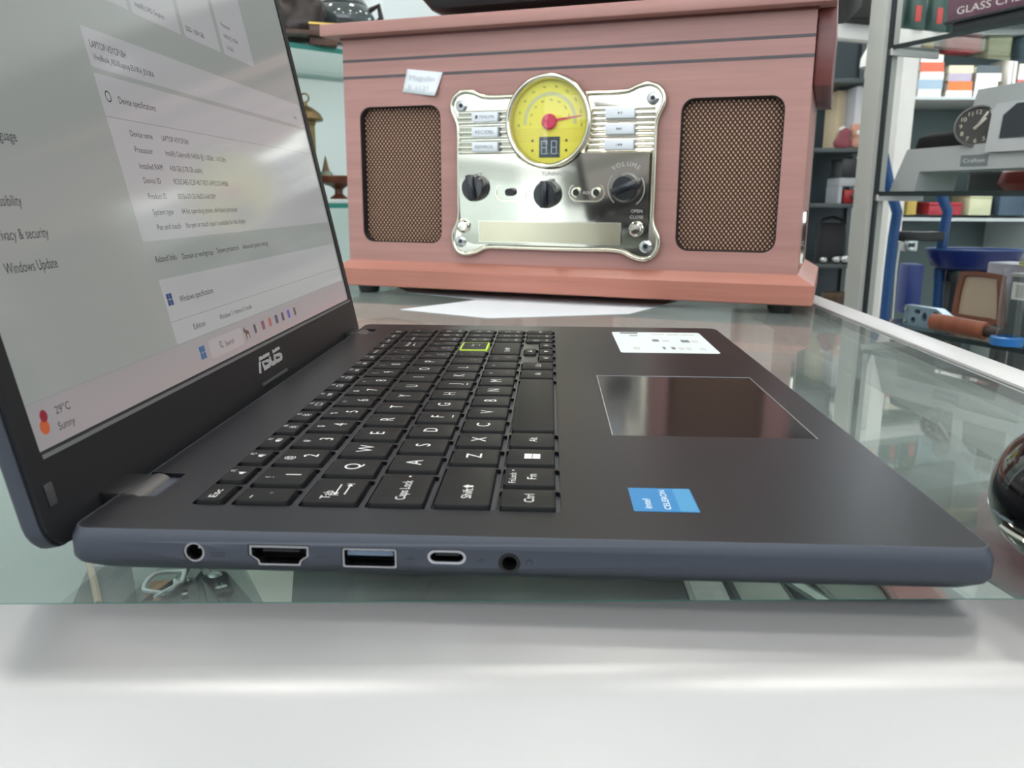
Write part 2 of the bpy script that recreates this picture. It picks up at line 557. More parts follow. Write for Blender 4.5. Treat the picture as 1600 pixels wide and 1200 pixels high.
holes = []
for nme, a, c, x0, x1 in KEYS:
    holes.append(rrect(x0-0.6, x1+1.35, a-0.95, c+0.55, 1.2, 3))
PADR = (148.9, 222.4, 96.8, 202.8)
holes.append(rrect(*PADR, 0.6, 2))
outer = [(x, y) for x, y, z in ring(1.6, 0, 6)]
# hinge cut-outs are notches in the rear edge
notches = [(24.5, 46.0), (316.0, 337.0)]
def notched(pts, depth):
    lo = min(q[0] for q in pts)
    k = min(range(len(pts)), key=lambda i: (abs(pts[i][0]-lo) > 1e-6, pts[i][1]))
    # rear edge runs from high v to low v in the ccw outline
    out = []
    n = len(pts)
    for i in range(n):
        out.append(pts[i])
        a_, b_ = pts[i], pts[(i+1) % n]
        if abs(a_[0]-lo) < 1e-6 and abs(b_[0]-lo) < 1e-6 and a_[1]-b_[1] > 100:
            for v0, v1 in notches[::-1]:
                out += [(lo, v1), (lo+depth, v1-1.0), (lo+depth, v0+1.0), (lo, v0)]
    return out
deck = MB().plate(notched(outer, 11.0), holes, 15.75, DZ)
deck.build('deck_plate', LAPM, lap, smooth=0)

# keys
kmesh = {}
def key_mesh(w, d, green):
    kk = (round(w, 1), round(d, 1), green)
    if kk not in kmesh:
        m = MB()
        def kr(ins, z, r): return [(x, y, z) for x, y in rrect(-d/2+ins, d/2-ins, -w/2+ins, w/2-ins, r, 3)]
        h = 2.2
        if green:
            m.loft([kr(0, 0, 1.2), kr(0.1, h-0.1, 1.2), kr(0.5, h, 1.0)], 1, None, True, False)
            m.loft([kr(0.5, h, 1.0), kr(0.9, h+0.02, 0.9), kr(1.0, h-0.02, 0.9)], 1, None, False, False)
            m.loft([kr(1.0, h-0.02, 0.9), kr(1.05, h-0.02, 0.9)], 0, None, False, True)
            kmesh[kk] = m.mesh('key', [KEYM, GREEN], smooth=40)
        else:
            m.loft([kr(0, 0, 1.2), kr(0.12, h-0.5, 1.2), kr(0.35, h-0.12, 1.1), kr(0.75, h, 1.0)], 0, None, True, True)
            kmesh[kk] = m.mesh('key', [KEYM], smooth=40)
    return kmesh[kk]
SHIFTED = dict(zip('1234567890', '!@#$%^&*()'))
SHIFTED.update({'-': '_', '=': '+', '[': '{', ']': '}', '\\': '|', ';': ':', "'": '"', ',': '<', '.': '>', '/': '?', '`': '~'})
def leg_frame(du, dv, z=2.24):
    return frame((du, dv, z), (0, 1, 0), (-1, 0, 0))
for nme, a, c, x0, x1 in KEYS:
    w, d = c-a, x1-x0
    k = link('key', key_mesh(w, d, nme == 'Enter'), lap, ((x0+x1)/2, (a+c)/2, 15.8))
    if nme == 'Enter':
        k['label'] = 'enter key with a bright lime green rim'
    L = MB()
    if len(nme) == 1 and nme in SHIFTED:
        dig = nme.isdigit()
        L.text(nme, leg_frame(2.4 if dig else 2.2, 0.6 if dig else 1.0), 5.0 if dig else 3.6)
        L.text(SHIFTED[nme], leg_frame(-4.0, -2.2), 2.8)
    elif len(nme) == 1:
        L.text(nme, leg_frame(-0.6, 0.0), 5.4)
        if nme in 'FJ':
            L.box(5.2, 5.6, -1.6, 1.6, 2.2, 2.35)
    elif nme == 'Esc':
        L.text('Esc', leg_frame(0.2, -1.5), 2.3, 6.2)
    elif nme[0] == 'F' and nme[1:].isdigit():
        L.text(nme, leg_frame(-2.0, 1.8), 1.7)
        i = int(nme[1:])
        f_ = leg_frame(1.2, 0.4)
        if i in (1, 2, 3):
            L.add([(-1.8, -.6, 0), (-.9, -.6, 0), (.1, -1.3, 0), (.1, 1.3, 0), (-.9, .6, 0), (-1.8, .6, 0)], [(0, 1, 2, 3, 4, 5)], 0, f_)
            for j in range(i-1):
                L.add([(.6+j*.9, -1, 0), (.95+j*.9, -1, 0), (.95+j*.9, 1, 0), (.6+j*.9, 1, 0)], [(0, 1, 2, 3)], 0, f_)
        elif i in (4, 5):
            L.plate(circ(0, 0, 0.95, 12), [circ(0, 0, 0.6, 12)], -.01, .01, 0, f_)
            for j in range(8):
                an = j*PI/4
                L.box(1.25, 1.9 if i == 5 else 1.7, -.12, .12, -.01, .01, 0, f_ @ Matrix.Rotation(an, 4, 'Z'))
        elif i in (6, 8, 9):
            L.plate(rrect(-2.1, 2.1, -1.3, 1.3, .2, 1), [rrect(-1.8, 1.8, -1.0, 1.0, .1, 1)], -.01, .01, 0, f_)
            if i > 6:
                L.box(.4, 1.4, -.4, .4, -.01, .01, 0, f_)
        else:
            L.box(-1.9, 1.9, .25, .75, -.01, .01, 0, f_).box(-1.9, 1.9, -.75, -.25, -.01, .01, 0, f_)
    elif nme in ('prt', 'ins', 'del', 'dot'):
        L.text({'prt': 'PrtSc', 'ins': 'Insert', 'del': 'Delete', 'dot': 'Home'}[nme], leg_frame(0, 0), 1.7, 8)
    elif nme == 'pwr':
        L.plate(circ(0, 0, 1.4, 16), [circ(0, 0, 1.05, 16)], -.01, .01, 0, leg_frame(0, 0)).box(-.15, .15, .5, 1.9, -.01, .01, 0, leg_frame(0, 0))
    elif nme == 'Tab':
        L.text('Tab', leg_frame(-2.0, -4.2), 2.9, 6.4)
        for sgn, du in ((-1, 1.3), (1, 4.0)):
            f_ = leg_frame(du-1, 0.4)
            L.box(-4.2, 4.2, -.18, .18, -.01, .01, 0, f_)
            L.add([(sgn*4.6, 0, 0), (sgn*2.8, .9, 0), (sgn*2.8, -.9, 0)], [(0, 1, 2)], 0, f_)
            L.box(sgn*4.7-.15, sgn*4.7+.15, -1.1, 1.1, -.01, .01, 0, f_)
    elif nme == 'Caps Lock':
        L.text('Caps Lock', leg_frame(0.6, -1.6), 3.0, 16)
        L.add([(x, y, 0) for x, y in circ(0, 0, .45, 10)], [tuple(range(10))], 0, leg_frame(.6, 10.3))
    elif nme in ('Shift', 'RShift'):
        f_ = leg_frame(0.6, -7.5)
        L.text('Shift', f_, 3.0, 8.0)
        L.add([(5.2, -1.4, 0), (6.6, -1.4, 0), (6.6, .1, 0), (7.5, .1, 0), (5.9, 1.7, 0), (4.3, .1, 0), (5.2, .1, 0)], [(0, 1, 2, 3, 4, 5, 6)], 0, f_)
    elif nme in ('Ctrl', 'RCtrl', 'Alt', 'RAlt'):
        L.text(nme.lstrip('R'), leg_frame(0.2, -0.3), 3.0, 6.5 if 'C' in nme else 5.2)
    elif nme == 'Fn':
        L.text('Fn', leg_frame(0.6, -.6), 3.0, 4.6)
        L.text('FnLock', leg_frame(-5.2, -1.8), 2.2, 9.5)
        L.add([(x, y, 0) for x, y in circ(0, 0, .4, 10)], [tuple(range(10))], 0, leg_frame(-5.2, 5.2))
    elif nme == 'Win':
        for i in (0, 1):
            for j in (0, 1):
                L.box(-2.6+2.7*i, -.1+2.7*i, -2.6+2.7*j, -.1+2.7*j, -.01, .01, 0, leg_frame(.4, 0))
    elif nme in ('Left', 'Up', 'Down', 'Right'):
        rot = {'Left': PI/2, 'Up': 0, 'Down': PI, 'Right': -PI/2}[nme]
        f_ = leg_frame(0, 0) @ Matrix.Rotation(rot, 4, 'Z')
        L.add([(-1.7, -1, 0), (1.7, -1, 0), (0, 1.6, 0)], [(0, 1, 2)], 0, f_)
    elif nme == 'Backspace':
        L.text('Backspace', leg_frame(-1.2, 0), 1.9, 12)
        L.box(-4, 4, -.15, .15, -.01, .01, 0, leg_frame(2.5, 0)).add([(-4.6, 0, 0), (-2.8, -.9, 0), (-2.8, .9, 0)], [(0, 1, 2)], 0, leg_frame(2.5, 0))
    elif nme == 'Enter':
        L.text('Enter', leg_frame(-1.4, 2), 1.9, 7)
        L.box(-2.5, 2.5, -.12, .12, -.01, .01, 0, leg_frame(2.6, 2)).box(2.3, 2.5, 0, 1.6, -.01, .01, 0, leg_frame(2.6, 2))
    elif nme == 'NumLk':
        L.text('Num Lk', leg_frame(-1.5, 0), 1.6, 9)
    elif nme[0] == 'n':
        L.text(nme[1], leg_frame(-2.2, -1), 3.6)
        if nme in ('n7', 'n1', 'n9', 'n3', 'n0', 'n.'):
            L.text({'n7': 'Home', 'n1': 'End', 'n9': 'PgUp', 'n3': 'PgDn', 'n0': 'Ins', 'n.': 'Del'}[nme], leg_frame(4.2, 0), 1.7, 6)
        elif nme[1] in '4826':
            L.add([(-1.2, -.8, 0), (1.2, -.8, 0), (0, 1.1, 0)], [(0, 1, 2)], 0, leg_frame(4.2, 0) @ Matrix.Rotation({'4': PI/2, '8': 0, '2': PI, '6': -PI/2}[nme[1]], 4, 'Z'))
    elif nme == 'NEnter':
        L.text('Enter', leg_frame(0, 0), 1.9, 7)
    if L.v:
        L.build('legend', LEGEND, k, smooth=0)

# touch pad
u0, u1, v0, v1 = PADR
MB().prism(rrect(u0+.5, u1-.5, v0+.5, v1-.5, .5, 2), 15.8, 16.75).build('touchpad', PADM, lap, smooth=0)
m = MB()
m.box(u0+.02, u0+.45, v0, v1, 15.9, 17.02).box(u1-.45, u1-.02, v0, v1, 15.9, 17.02).box(u0, u1, v1-.42, v1-.02, 15.9, 16.95)
m.build('touchpad_trim', mat('trim_light', (188, 188, 192), rough=0.3, metal=0.8), lap, smooth=0)

# stickers on the palm rest
def quad(m, x0, x1, y0, y1, z, mi=0):
    m.add([(x0, y0, z), (x1, y0, z), (x1, y1, z), (x0, y1, z)], [(0, 1, 2, 3)], mi)
st = MB().prism(rrect(149.5, 167.5, 21.4, 40.3, .3, 2), DZ, DZ+.08).build('processor_sticker', mat('sticker_blue', (24, 120, 180), rough=0.35, var=0.04), lap, smooth=0)
st['label'] = 'small bright blue processor sticker'
m = MB(); quad(m, 162.3, 167.2, 21.7, 40.0, DZ+.1)
m.build('sticker_band', mat('sticker_pale_blue', (62, 142, 190), rough=0.35), st, smooth=0)
m = MB()
m.text('intel', frame((153.6, 27.3, DZ+.13), (0, 1, 0), (-1, 0, 0)), 2.3, 7.2)
m.text('CELERON', frame((159.0, 30.8, DZ+.13), (0, 1, 0), (-1, 0, 0)), 1.9, 15.5)
m.build('lettering', mat('sticker_white', (225, 238, 246), rough=0.5), st, smooth=0)
sp = MB().prism(rrect(165.9, 221.0, 264.5, 337.5, 2.2, 4), DZ, DZ+.1).build('feature_sticker', mat('sticker_paper', (222, 230, 234), rough=0.45, var=0.02), lap, smooth=0)
sp['label'] = 'white feature sticker with faint small print'
m = MB(); g = MB()
for (x, y, w, h) in ((171, 331, 11, 5), (176, 322, 5, 3), (205, 300, 5, 9), (188, 302, 4, 8), (191, 276, 1.6, 8), (196, 276, 2.2, 8)):
    quad(g, x, x+w, y, y+h, DZ+.13)
for (x, y, w, h) in ((190, 327, 8, 4), (200, 326, 7, 5), (208, 326, 9, 4), (194, 302, 4, 6), (211, 300, 4, 7), (174, 274, 4, 9), (200, 274, 3, 9), (204, 274, 3, 9), (212, 274, 3, 8)):
    quad(m, x, x+w, y, y+h, DZ+.13)
m.build('small_print', mat('faint_print', (203, 206, 204), rough=0.6), sp, smooth=0)
g.build('icon_print', mat('dark_print', (118, 120, 122), rough=0.6), sp, smooth=0)

# ports
def rim(name, pts, hole, y0, y1, mm):
    MB().plate(pts, [hole], y0, y1, 0, Mx).build(name, mm, lap, smooth=0)
def inset(pts, k):
    cx = sum(q[0] for q in pts)/len(pts); cy = sum(q[1] for q in pts)/len(pts)
    w = max(q[0] for q in pts)-min(q[0] for q in pts); h = max(q[1] for q in pts)-min(q[1] for q in pts)
    return [(cx+(x-cx)*(1-2*k/w), cy+(y-cy)*(1-2*k/h)) for x, y in pts]
rim('hdmi_port', inset(hdmi, .25), inset(hdmi, .8), -4, -0.2, PORTM)
MB().box(53, 62.4, 2.0, 8.5, 11.4, 12.1).build('port_tongue', BLACKP, lap, smooth=0)
rim('usb_port', inset(usba, .2), inset(usba, .65), -4, -0.2, PORTM)
m = MB().box(75, 86.8, 1.4, 8.5, 11.2, 12.9)
m.build('port_tongue', mat('usb_tongue', (120, 136, 156), rough=0.4), lap, smooth=0)
m = MB()
for i in range(4):
    m.box(75.9+2.9*i, 77.3+2.9*i, .5, 3, 12.9, 13.25)
m.build('spring_contact', STEEL, lap, smooth=0)
rim('usb_c_port', inset(usbc, .12), inset(usbc, .75), -5, 0.15, mat('usb_c_shell', (196, 196, 200), rough=0.22, metal=1.0))
MB().box(97.6, 103.6, 1.5, 8.5, 11.6, 12.2).build('port_tongue', BLACKP, lap, smooth=0)
rim('power_jack', circ(35.7, 11.5, 2.65, 28), circ(35.7, 11.5, 2.15, 28), -4, -0.3, PORTM)
MB().lathe([(0.5, 0), (0.5, 5), (0, 5.3)], 12, 0, frame((35.7, 8.4, 11.5), (1, 0, 0), (0, 0, 1))).build('jack_pin', PORTM, lap)
rim('headphone_jack', circ(116.4, 10.6, 2.65, 28), circ(116.4, 10.6, 1.9, 28), -4, 0.12, BLACKP)
m = MB()
for (u, z, w) in ((42.0, 11.2, 3.6), (69.0, 11.1, 3.0), (91.2, 11.2, 2.8), (109.3, 11.2, 3.0), (121.4, 10.9, 1.8)):
    f_ = frame((u, -0.02, z), (1, 0, 0), (0, 0, 1))
    if w == 3.6:
        m.box(-1.8, -.8, .2, .5, -.01, .01, 0, f_).box(-.5, 1.8, .2, .5, -.01, .01, 0, f_).box(-1.8, 1.8, -.6, -.3, -.01, .01, 0, f_)
    elif w == 1.8:
        m.plate(circ(0, 0, .9, 14), [circ(0, -.2, .65, 14)], -.01, .01, 0, f_)
    elif w == 3.0 and u < 80:
        m.text('HDMI', f_, .8, 3.2)
    else:
        m.box(-1.4, 1.4, -.1, .1, -.01, .01, 0, f_).box(-.3, .8, .3, .5, -.01, .01, 0, f_).box(-.6, .4, -.5, -.3, -.01, .01, 0, f_)
m.build('port_marking', mat('faint_marking', (44, 45, 54), rough=0.6), lap, smooth=0)
for (x, y) in ((20, 22), (20, 338), (215, 22), (215, 338)):
    MB().lathe([(5, 0), (5.6, 1), (5.6, 3.2)], 20).build('rubber_foot', BLACKP, lap, (x, y, 0))

# lid, tilted 12 degrees back
TH = math.radians(12)
ML = frame((-7.2, 8, 34.6), (0, 1, 0), (-math.sin(TH), 0, math.cos(TH)))   # x = along the screen, y = up the screen, z = out
lo = rrect(-8, 352, -25.6, 200.5, (6, 6, 9, 9), 5)
m = MB()
def lring(ins, d):
    return [(x, y, d) for x, y in rrect(-8+ins, 352-ins, -25.6+ins, 200.5-ins, (6, 6, 8, 8), 5)]
m.loft([lring(2.0, -6.4), lring(0.6, -5.8), lring(0, -4.6), lring(0, -0.9)], 0, ML)
m.build('lid_shell', SIDEM, lap, smooth=40)
MB().plate([(x, y) for x, y, d in lring(.5, 0)], [rrect(-.2, 344.2, -.4, 193.7, .4, 2)], -0.9, 0.7, 0, ML).build('screen_bezel', BEZEL, lap, smooth=0)
MB().box(0, 344, -1.9, -0.75, .7, .95, 0, ML).build('bezel_lip', mat('lip_grey', (112, 112, 114), rough=0.5, metal=0.2), lap, smooth=0)
MB().box(158, 194, -18.4, -17.0, .7, 1.6, 0, ML).build('rubber_stop', mat('stop_grey', (58, 60, 62), rough=0.5), lap, bevel=.2)
MB().box(-3.5, 0, -14, -8, .7, 1.1, 0, ML).build('rubber_stop', mat('stop_dark', (54, 54, 56), rough=0.6), lap, bevel=.2)
for v0, v1 in ((26, 44.5), (317.5, 335.5)):
    Mh = frame((6.6, v0, 12.3), (1, 0, 0), (0, 0, 1))
    pr = [(4.9*math.cos(a*PI/12), 4.9*math.sin(a*PI/12)) for a in range(24)]
    MB().prism(pr, -(v1-v0), 0, 0, Mh).build('hinge', HINGE, lap, smooth=50)
    MB().box(-3.0, 6.0, v0+.5, v1-.5, 11, 17.2).build('hinge_arm', BLACKP, lap, bevel=.5)
# maker's mark on the lower bezel
ASUS = [
    ([(163.6, -5.5), (167.2, -5.6), (167.8, -6.3), (169.6, -5.6), (177.6, -5.7), (177.6, -7.1), (162.9, -7.2)], None),
    ([(162.1, -7.4), (164.6, -7.6), (161.5, -12.6), (159.3, -12.2)], None),
    ([(165.3, -8.0), (173.9, -8.3), (176.0, -9.1), (175.8, -11.1), (174.9, -12.2), (166.0, -12.4)],
     [(167.5, -8.8), (173.1, -9.7), (173.6, -10.4), (167.9, -10.4)]),
    ([(176.0, -7.6), (178.0, -7.7), (177.8, -9.6), (178.7, -10.4), (181.1, -10.5), (182.1, -8.0), (184.0, -7.8), (183.7, -11.7), (182.4, -12.4), (177.8, -12.4), (175.8, -11.7), (175.5, -10.6)], None),
    ([(182.3, -7.9), (191.2, -8.4), (193.3, -9.2), (193.5, -10.8), (192.0, -12.2), (184.6, -12.4), (183.7, -11.7)],
     [(184.3, -9.2), (190.5, -10.2), (190.3, -10.7), (184.1, -10.7)]),
    ([(182.1, -5.5), (183.7, -5.6), (184.7, -6.1), (187.0, -5.5), (192.5, -5.6), (192.9, -6.9), (182.0, -7.2)], None)]
m = MB()
for o_, h_ in ASUS:
    m.plate(o_, [h_] if h_ else [], .68, .82, 0, ML)
m.build('brand_mark', mat('mark_silver', (190, 194, 198), rough=0.35, metal=0.4), lap, smooth=0)

# ---- lit screen
SCR = 0.52
def em(n, c): return emit_mat('screen_'+n, c, SCR, rough=0.12)
disp = MB().box(0, 344, 0, 193.5, -0.9, -0.1, 0, ML).build('display', em('bg', (182, 187, 183)), lap, smooth=0)
def panel(name, rects, mm, d):
    m = MB()
    for (x0, x1, y0, y1, r) in rects:
        if r:
            pts = rrect(x0, x1, y0, y1, r, 2)
        else:
            pts = [(x0, y0), (x1, y0), (x1, y1), (x0, y1)]
        m.add([(x, y, d) for x, y in pts], [tuple(range(len(pts)))], 0, ML)
    return m.build(name, mm, disp, smooth=0)
CARD = em('card', (206, 206, 208))
panel('settings_card', [(89.3, 341, 110.9, 124.4, .8), (89.3, 341, 51, 108.9, .8), (92.5, 341, 13, 37, .8),
                        (93, 131, 137.6, 176, .8), (133.7, 177.5, 137.2, 176, .8), (181.8, 222.4, 137.2, 176, .8), (227.6, 270, 137.2, 176, .8)], CARD, -0.06)
panel('divider_line', [(90, 341, 94.2, 94.55, 0), (92.5, 341, 21.2, 21.5, 0), (0, 344, 12.5, 12.8, 0)], em('line', (172, 176, 174)), -0.05)
panel('taskbar', [(0, 344, 0, 12.5, 0)], em('bar', (188, 183, 185)), -0.055)
panel('search_box', [(118, 154, 2.6, 10, 1.5)], em('box', (202, 197, 199)), -0.05)
m = MB()
def T(s, x, y, h, w=None): m.text(s, ML @ Matrix.Translation((x, y, -0.03)), h*1.3, w, 'L')
T('LAPTOP-VSYCP18H', 92.6, 119.1, 2.0, 25); T('VivoBook_ASUSLaptop E510KA_E510KA', 92.7, 114.8, 1.7, 45)
T('Device specifications', 101.8, 101.3, 2.0, 28.5)
for lab, val, y, w1, w2 in (('Device name', 'LAPTOP-VSYCP18H', 89.8, 17.2, 25), ('Processor', 'Intel(R) Celeron(R) N4500 @ 1.10GHz   1.10 GHz', 84.1, 14, 62),
        ('Installed RAM', '4.00 GB (3.78 GB usable)', 78.2, 18.6, 31), ('Device ID', '9C55CA83-3C3F-4017-8271-049DDDD498BB', 73.0, 13.5, 57),
        ('Product ID', '00356-07133-96033-AAOEM', 67.2, 15, 38), ('System type', '64-bit operating system, x64-based processor', 61.4, 17, 60),
        ('Pen and touch', 'No pen or touch input is available for this display', 55.8, 20, 66)):
    T(lab, 103.3, y, 1.75, w1); T(val, 128.2, y, 1.75, w2)
T('Related links', 94.7, 44.4, 1.9, 17.2); T('Domain or workgroup', 117, 44.0, 1.8, 30); T('System protection', 151.6, 44.2, 1.8, 25.5); T('Advanced system settings', 182.2, 44.1, 1.8, 35.5)
T('Windows specifications', 104.5, 28.7, 1.9, 32); T('Edition', 109.5, 17.2, 1.8, 11); T('Windows 11 Home in S mode', 135.5, 17.2, 1.7, 38)
T('Windows Update', 10.7, 48.0, 2.4, 24); T('Privacy & security', 10.7, 56.8, 2.4, 24.2); T('Accessibility', 10.7, 65.9, 2.4, 16.4); T('Time & language', 10.7, 83.8, 2.4, 23.4)
T('Search', 134, 6.2, 1.7, 9.5); T('29\u00b0C', 12.4, 8.6, 1.8, 7); T('Sunny', 11.6, 4.2, 1.8, 8)
T('Intel(R) UHD Graphics', 138.4, 141.7, 1.7, 25); T('SSD 128 GB', 184.6, 141.5, 1.7, 20); T('Processor', 233, 152.5, 1.6, 12); T('N4500 @ 1.10GHz', 233, 147, 1.6, 19); T('1.10 GHz', 233, 141.5, 1.6, 9)
T('Copy', 322, 116, 1.6, 6)
m.build('screen_text', em('ink', (52, 54, 58)), disp, smooth=0)['kind'] = 'stuff'
m = MB()
m.plate(circ(94.9, 101.6, 2.0, 20), [circ(94.9, 101.6, 1.55, 20)], -.04, -.03, 0, ML)
m.plate(circ(129.4, 6.8, 1.25, 16), [circ(129.4, 6.8, .85, 16)], -.04, -.03, 0, ML)
m.box(130.1, 131.6, 5.1, 5.5, -.04, -.03, 0, ML)
m.build('screen_icon', em('icon', (66, 68, 74)), disp, smooth=0)
def logo(x, y, s, mm, nm='start_logo'):
    q = MB()
    for i in (0, 1):
        for j in (0, 1):
            q.box(x+i*(s/2+.1), x+i*(s/2+.1)+s/2-.1, y+j*(s/2+.1), y+j*(s/2+.1)+s/2-.1, -.04, -.03, 0, ML)
    q.build(nm, mm, disp, smooth=0)
logo(94.6, 27.2, 4.4, em('navy', (52, 84, 140))); logo(108.6, 4.1, 5.0, em('blue', (56, 116, 170)))
def blob(name, pts, c):
    q = MB(); q.add([(x, y, -.03) for x, y in pts], [tuple(range(len(pts)))], 0, ML); q.build(name, em(name+str(c), c), disp, smooth=0)
blob('weather_icon', circ(6.0, 5.6, 2.1, 16), (226, 112, 66)); 
q = MB(); q.add([(x, y, -.02) for x, y in circ(6.9, 8.4, 1.7, 16)], [tuple(range(16))], 0, ML); q.build('weather_badge', em('badge', (166, 40, 62)), disp, smooth=0)
blob('animal_icon', [(156.4, 8.6), (157.6, 9.8), (158.6, 8.2), (162, 7.4), (162.6, 4), (161.8, 4), (161.2, 6), (159.2, 6.2), (158.8, 3.6), (158, 3.6), (157.8, 6.6), (156.6, 7.4)], (104, 92, 84))
for x, w, c in ((169, 3, (88, 96, 118)), (179.6, 4, (150, 96, 112)), (189.6, 4, (190, 120, 110)), (199.4, 4, (70, 90, 120)), (209.4, 3.6, (86, 84, 104)), (219.0, 4, (88, 104, 196)), (229.8, 3.4, (96, 92, 96))):
    blob('taskbar_icon', rrect(x, x+w, 4.8, 9.0, .8, 2), c)

# ------------------------------------------------------------------ wooden retro stereo
WOOD = wood_mat('mahogany_veneer', (164, 119, 112), (180, 132, 125), rough=0.5, coat=0.1)
WOODB = wood_mat('mahogany_base', (168, 107, 91), (184, 121, 105), rough=0.42, coat=0.2)
WOODD = wood_mat('mahogany_shaded', (98, 46, 42), (112, 54, 48), rough=0.45)  # same mahogany with the shade around the lid put into its colour
rad = thing('music_centre', 'reddish wooden retro music centre with chrome panel and two cloth grilles', 'stereo', (129.9, 632.0, 0), -18.0)
rad.scale = (0.967, 1.0, 0.988)
def Mf(y): return frame((0, y, 0), (1, 0, 0), (0, 0, 1))     # x right, y up, z out of the front
FY = -4.0
gr = [rrect(-216.5, -122.5, 55.5, 192, 12, 6), rrect(122.0, 213.5, 54.5, 190, 12, 6)]
MB().plate([(-234.5, 33), (234.5, 33), (234.5, 258), (-234.5, 258)], gr, -12, 0, 0, Mf(FY)).build('front_board', WOOD, rad, smooth=0)
MB().box(-234.5, 234.5, 8.2, 210, 33, 258).build('cabinet', WOOD, rad, bevel=1)
m = MB()
def rr_(ix, iy0, z): return [(-250+ix, -12+iy0, z), (250-ix, -12+iy0, z), (250-ix, 222-iy0, z), (-250+ix, 222-iy0, z)]
m.loft([rr_(1, 1, 9), rr_(0, 0, 10), rr_(0, 0, 27), rr_(15.5, 8, 36)])
m.build('plinth', WOODB, rad, smooth=0)
for (x, y) in ((-221, 12), (221, 12), (-195, 150), (195, 150)):
    MB().lathe([(10.5, 0), (13, 9.5), (13, 10)], 24).build('foot', BLACKP, rad, (x, y, 0))
m = MB().box(-250, 250, -22, 222, 259.5, 271)
m.build('lid', WOOD, rad, bevel=1.2)
MB().box(-236, 236, -6, 214, 257.5, 259.8).build('lid_shadow_strip', WOODD, rad, smooth=0)  # dark strip standing in for the shadow line below the lid
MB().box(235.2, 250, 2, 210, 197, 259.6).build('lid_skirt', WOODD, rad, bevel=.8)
for z in (237.3, 221.2):
    MB().box(-234.6, 234.6, FY-.35, FY+3, z-1.3, z+1.3).build('inlay_strip', mat('inlay_grey', (86, 80, 84), rough=0.6, var=0.2, scale=120), rad, smooth=0)

# grille cloth: woven dots
def cloth_mat():
    m = bpy.data.materials.new('grille_cloth'); m.use_nodes = True
    nt = m.node_tree; b_ = nt.nodes['Principled BSDF']
    tc = nt.nodes.new('ShaderNodeTexCoord'); sx = nt.nodes.new('ShaderNodeSeparateXYZ')
    nt.links.new(tc.outputs['Object'], sx.inputs[0])
    def math_(op, a, b2=None):
        n = nt.nodes.new('ShaderNodeMath'); n.operation = op
        for i, q in enumerate((a, b2)):
            if q is None: continue
            if isinstance(q, (int, float)): n.inputs[i].default_value = q
            else: nt.links.new(q, n.inputs[i])
        return n.outputs[0]
    kx, kz = 2*PI/0.0042, 2*PI/0.0052
    cx = math_('COSINE', math_('MULTIPLY', sx.outputs['X'], kx)); cz = math_('COSINE', math_('MULTIPLY', sx.outputs['Z'], kz))
    pr_ = math_('MULTIPLY', cx, cz)
    cr = nt.nodes.new('ShaderNodeValToRGB')
    cr.color_ramp.elements[0].position = 0.12; cr.color_ramp.elements[0].color = (*lin((62, 36, 30)), 1)
    cr.color_ramp.elements[1].position = 0.62; cr.color_ramp.elements[1].color = (*lin((205, 166, 136)), 1)
    nt.links.new(pr_, cr.inputs['Fac']); nt.links.new(cr.outputs['Color'], b_.inputs['Base Color'])
    bp = nt.nodes.new('ShaderNodeBump'); bp.inputs['Strength'].default_value = 0.6; bp.inputs['Distance'].default_value = 0.0008
    nt.links.new(pr_, bp.inputs['Height']); nt.links.new(bp.outputs['Normal'], b_.inputs['Normal'])
    b_.inputs['Roughness'].default_value = 0.8
    return m
CLOTH = cloth_mat()
for g in gr:
    x0 = min(q[0] for q in g)-4; x1 = max(q[0] for q in g)+4; z0 = min(q[1] for q in g)-4; z1 = max(q[1] for q in g)+4
    MB().box(x0, x1, FY+8.5, FY+9.5, z0, z1).build('grille_cloth', CLOTH, rad, smooth=0)
    MB().plate([(q[0]*1.0, q[1]) for q in g], [[(sum((x0, x1))/2+(q[0]-(x0+x1)/2)*.975, (z0+z1)/2+(q[1]-(z0+z1)/2)*.985) for q in g]], -8.4, -1.0, 0, Mf(FY)).build('grille_edge', mat('grille_edge', (30, 22, 22), rough=0.8), rad, smooth=0)

# chrome control panel
half = [(0, 198), (40, 197.8), (60, 197.6), (74, 198.6), (84, 202.5), (94.5, 204), (103, 201), (108, 194), (108, 186), (103.6, 176.5), (101.5, 166), (101.5, 133),
        (101.5, 98), (101.5, 84), (103.6, 75), (108, 66.5), (108, 56), (103, 47.5), (94, 44.5), (83.5, 47), (73, 51.6), (60, 52.8), (40, 52.6), (0, 52.5)]
outl = half + [(-x, z) for x, z in half[-2:0:-1]]
outl = catmull(outl, 4)
PO = 5.0
cp = MB().prism(outl, 0, PO, 0, Mf(FY)).build('control_panel', CHROME, rad, smooth=30)
path = [(x*0.985, FY-PO, 124+(z-124)*0.985) for x, z in outl]
MB().tube(path, 2.4, 8, closed=True).build('panel_rim', CHROME2, rad, smooth=60)
PZ = FY-PO
def MP(x, z, d=0.05): return frame((x, PZ-d, z), (1, 0, 0), (0, 0, 1))
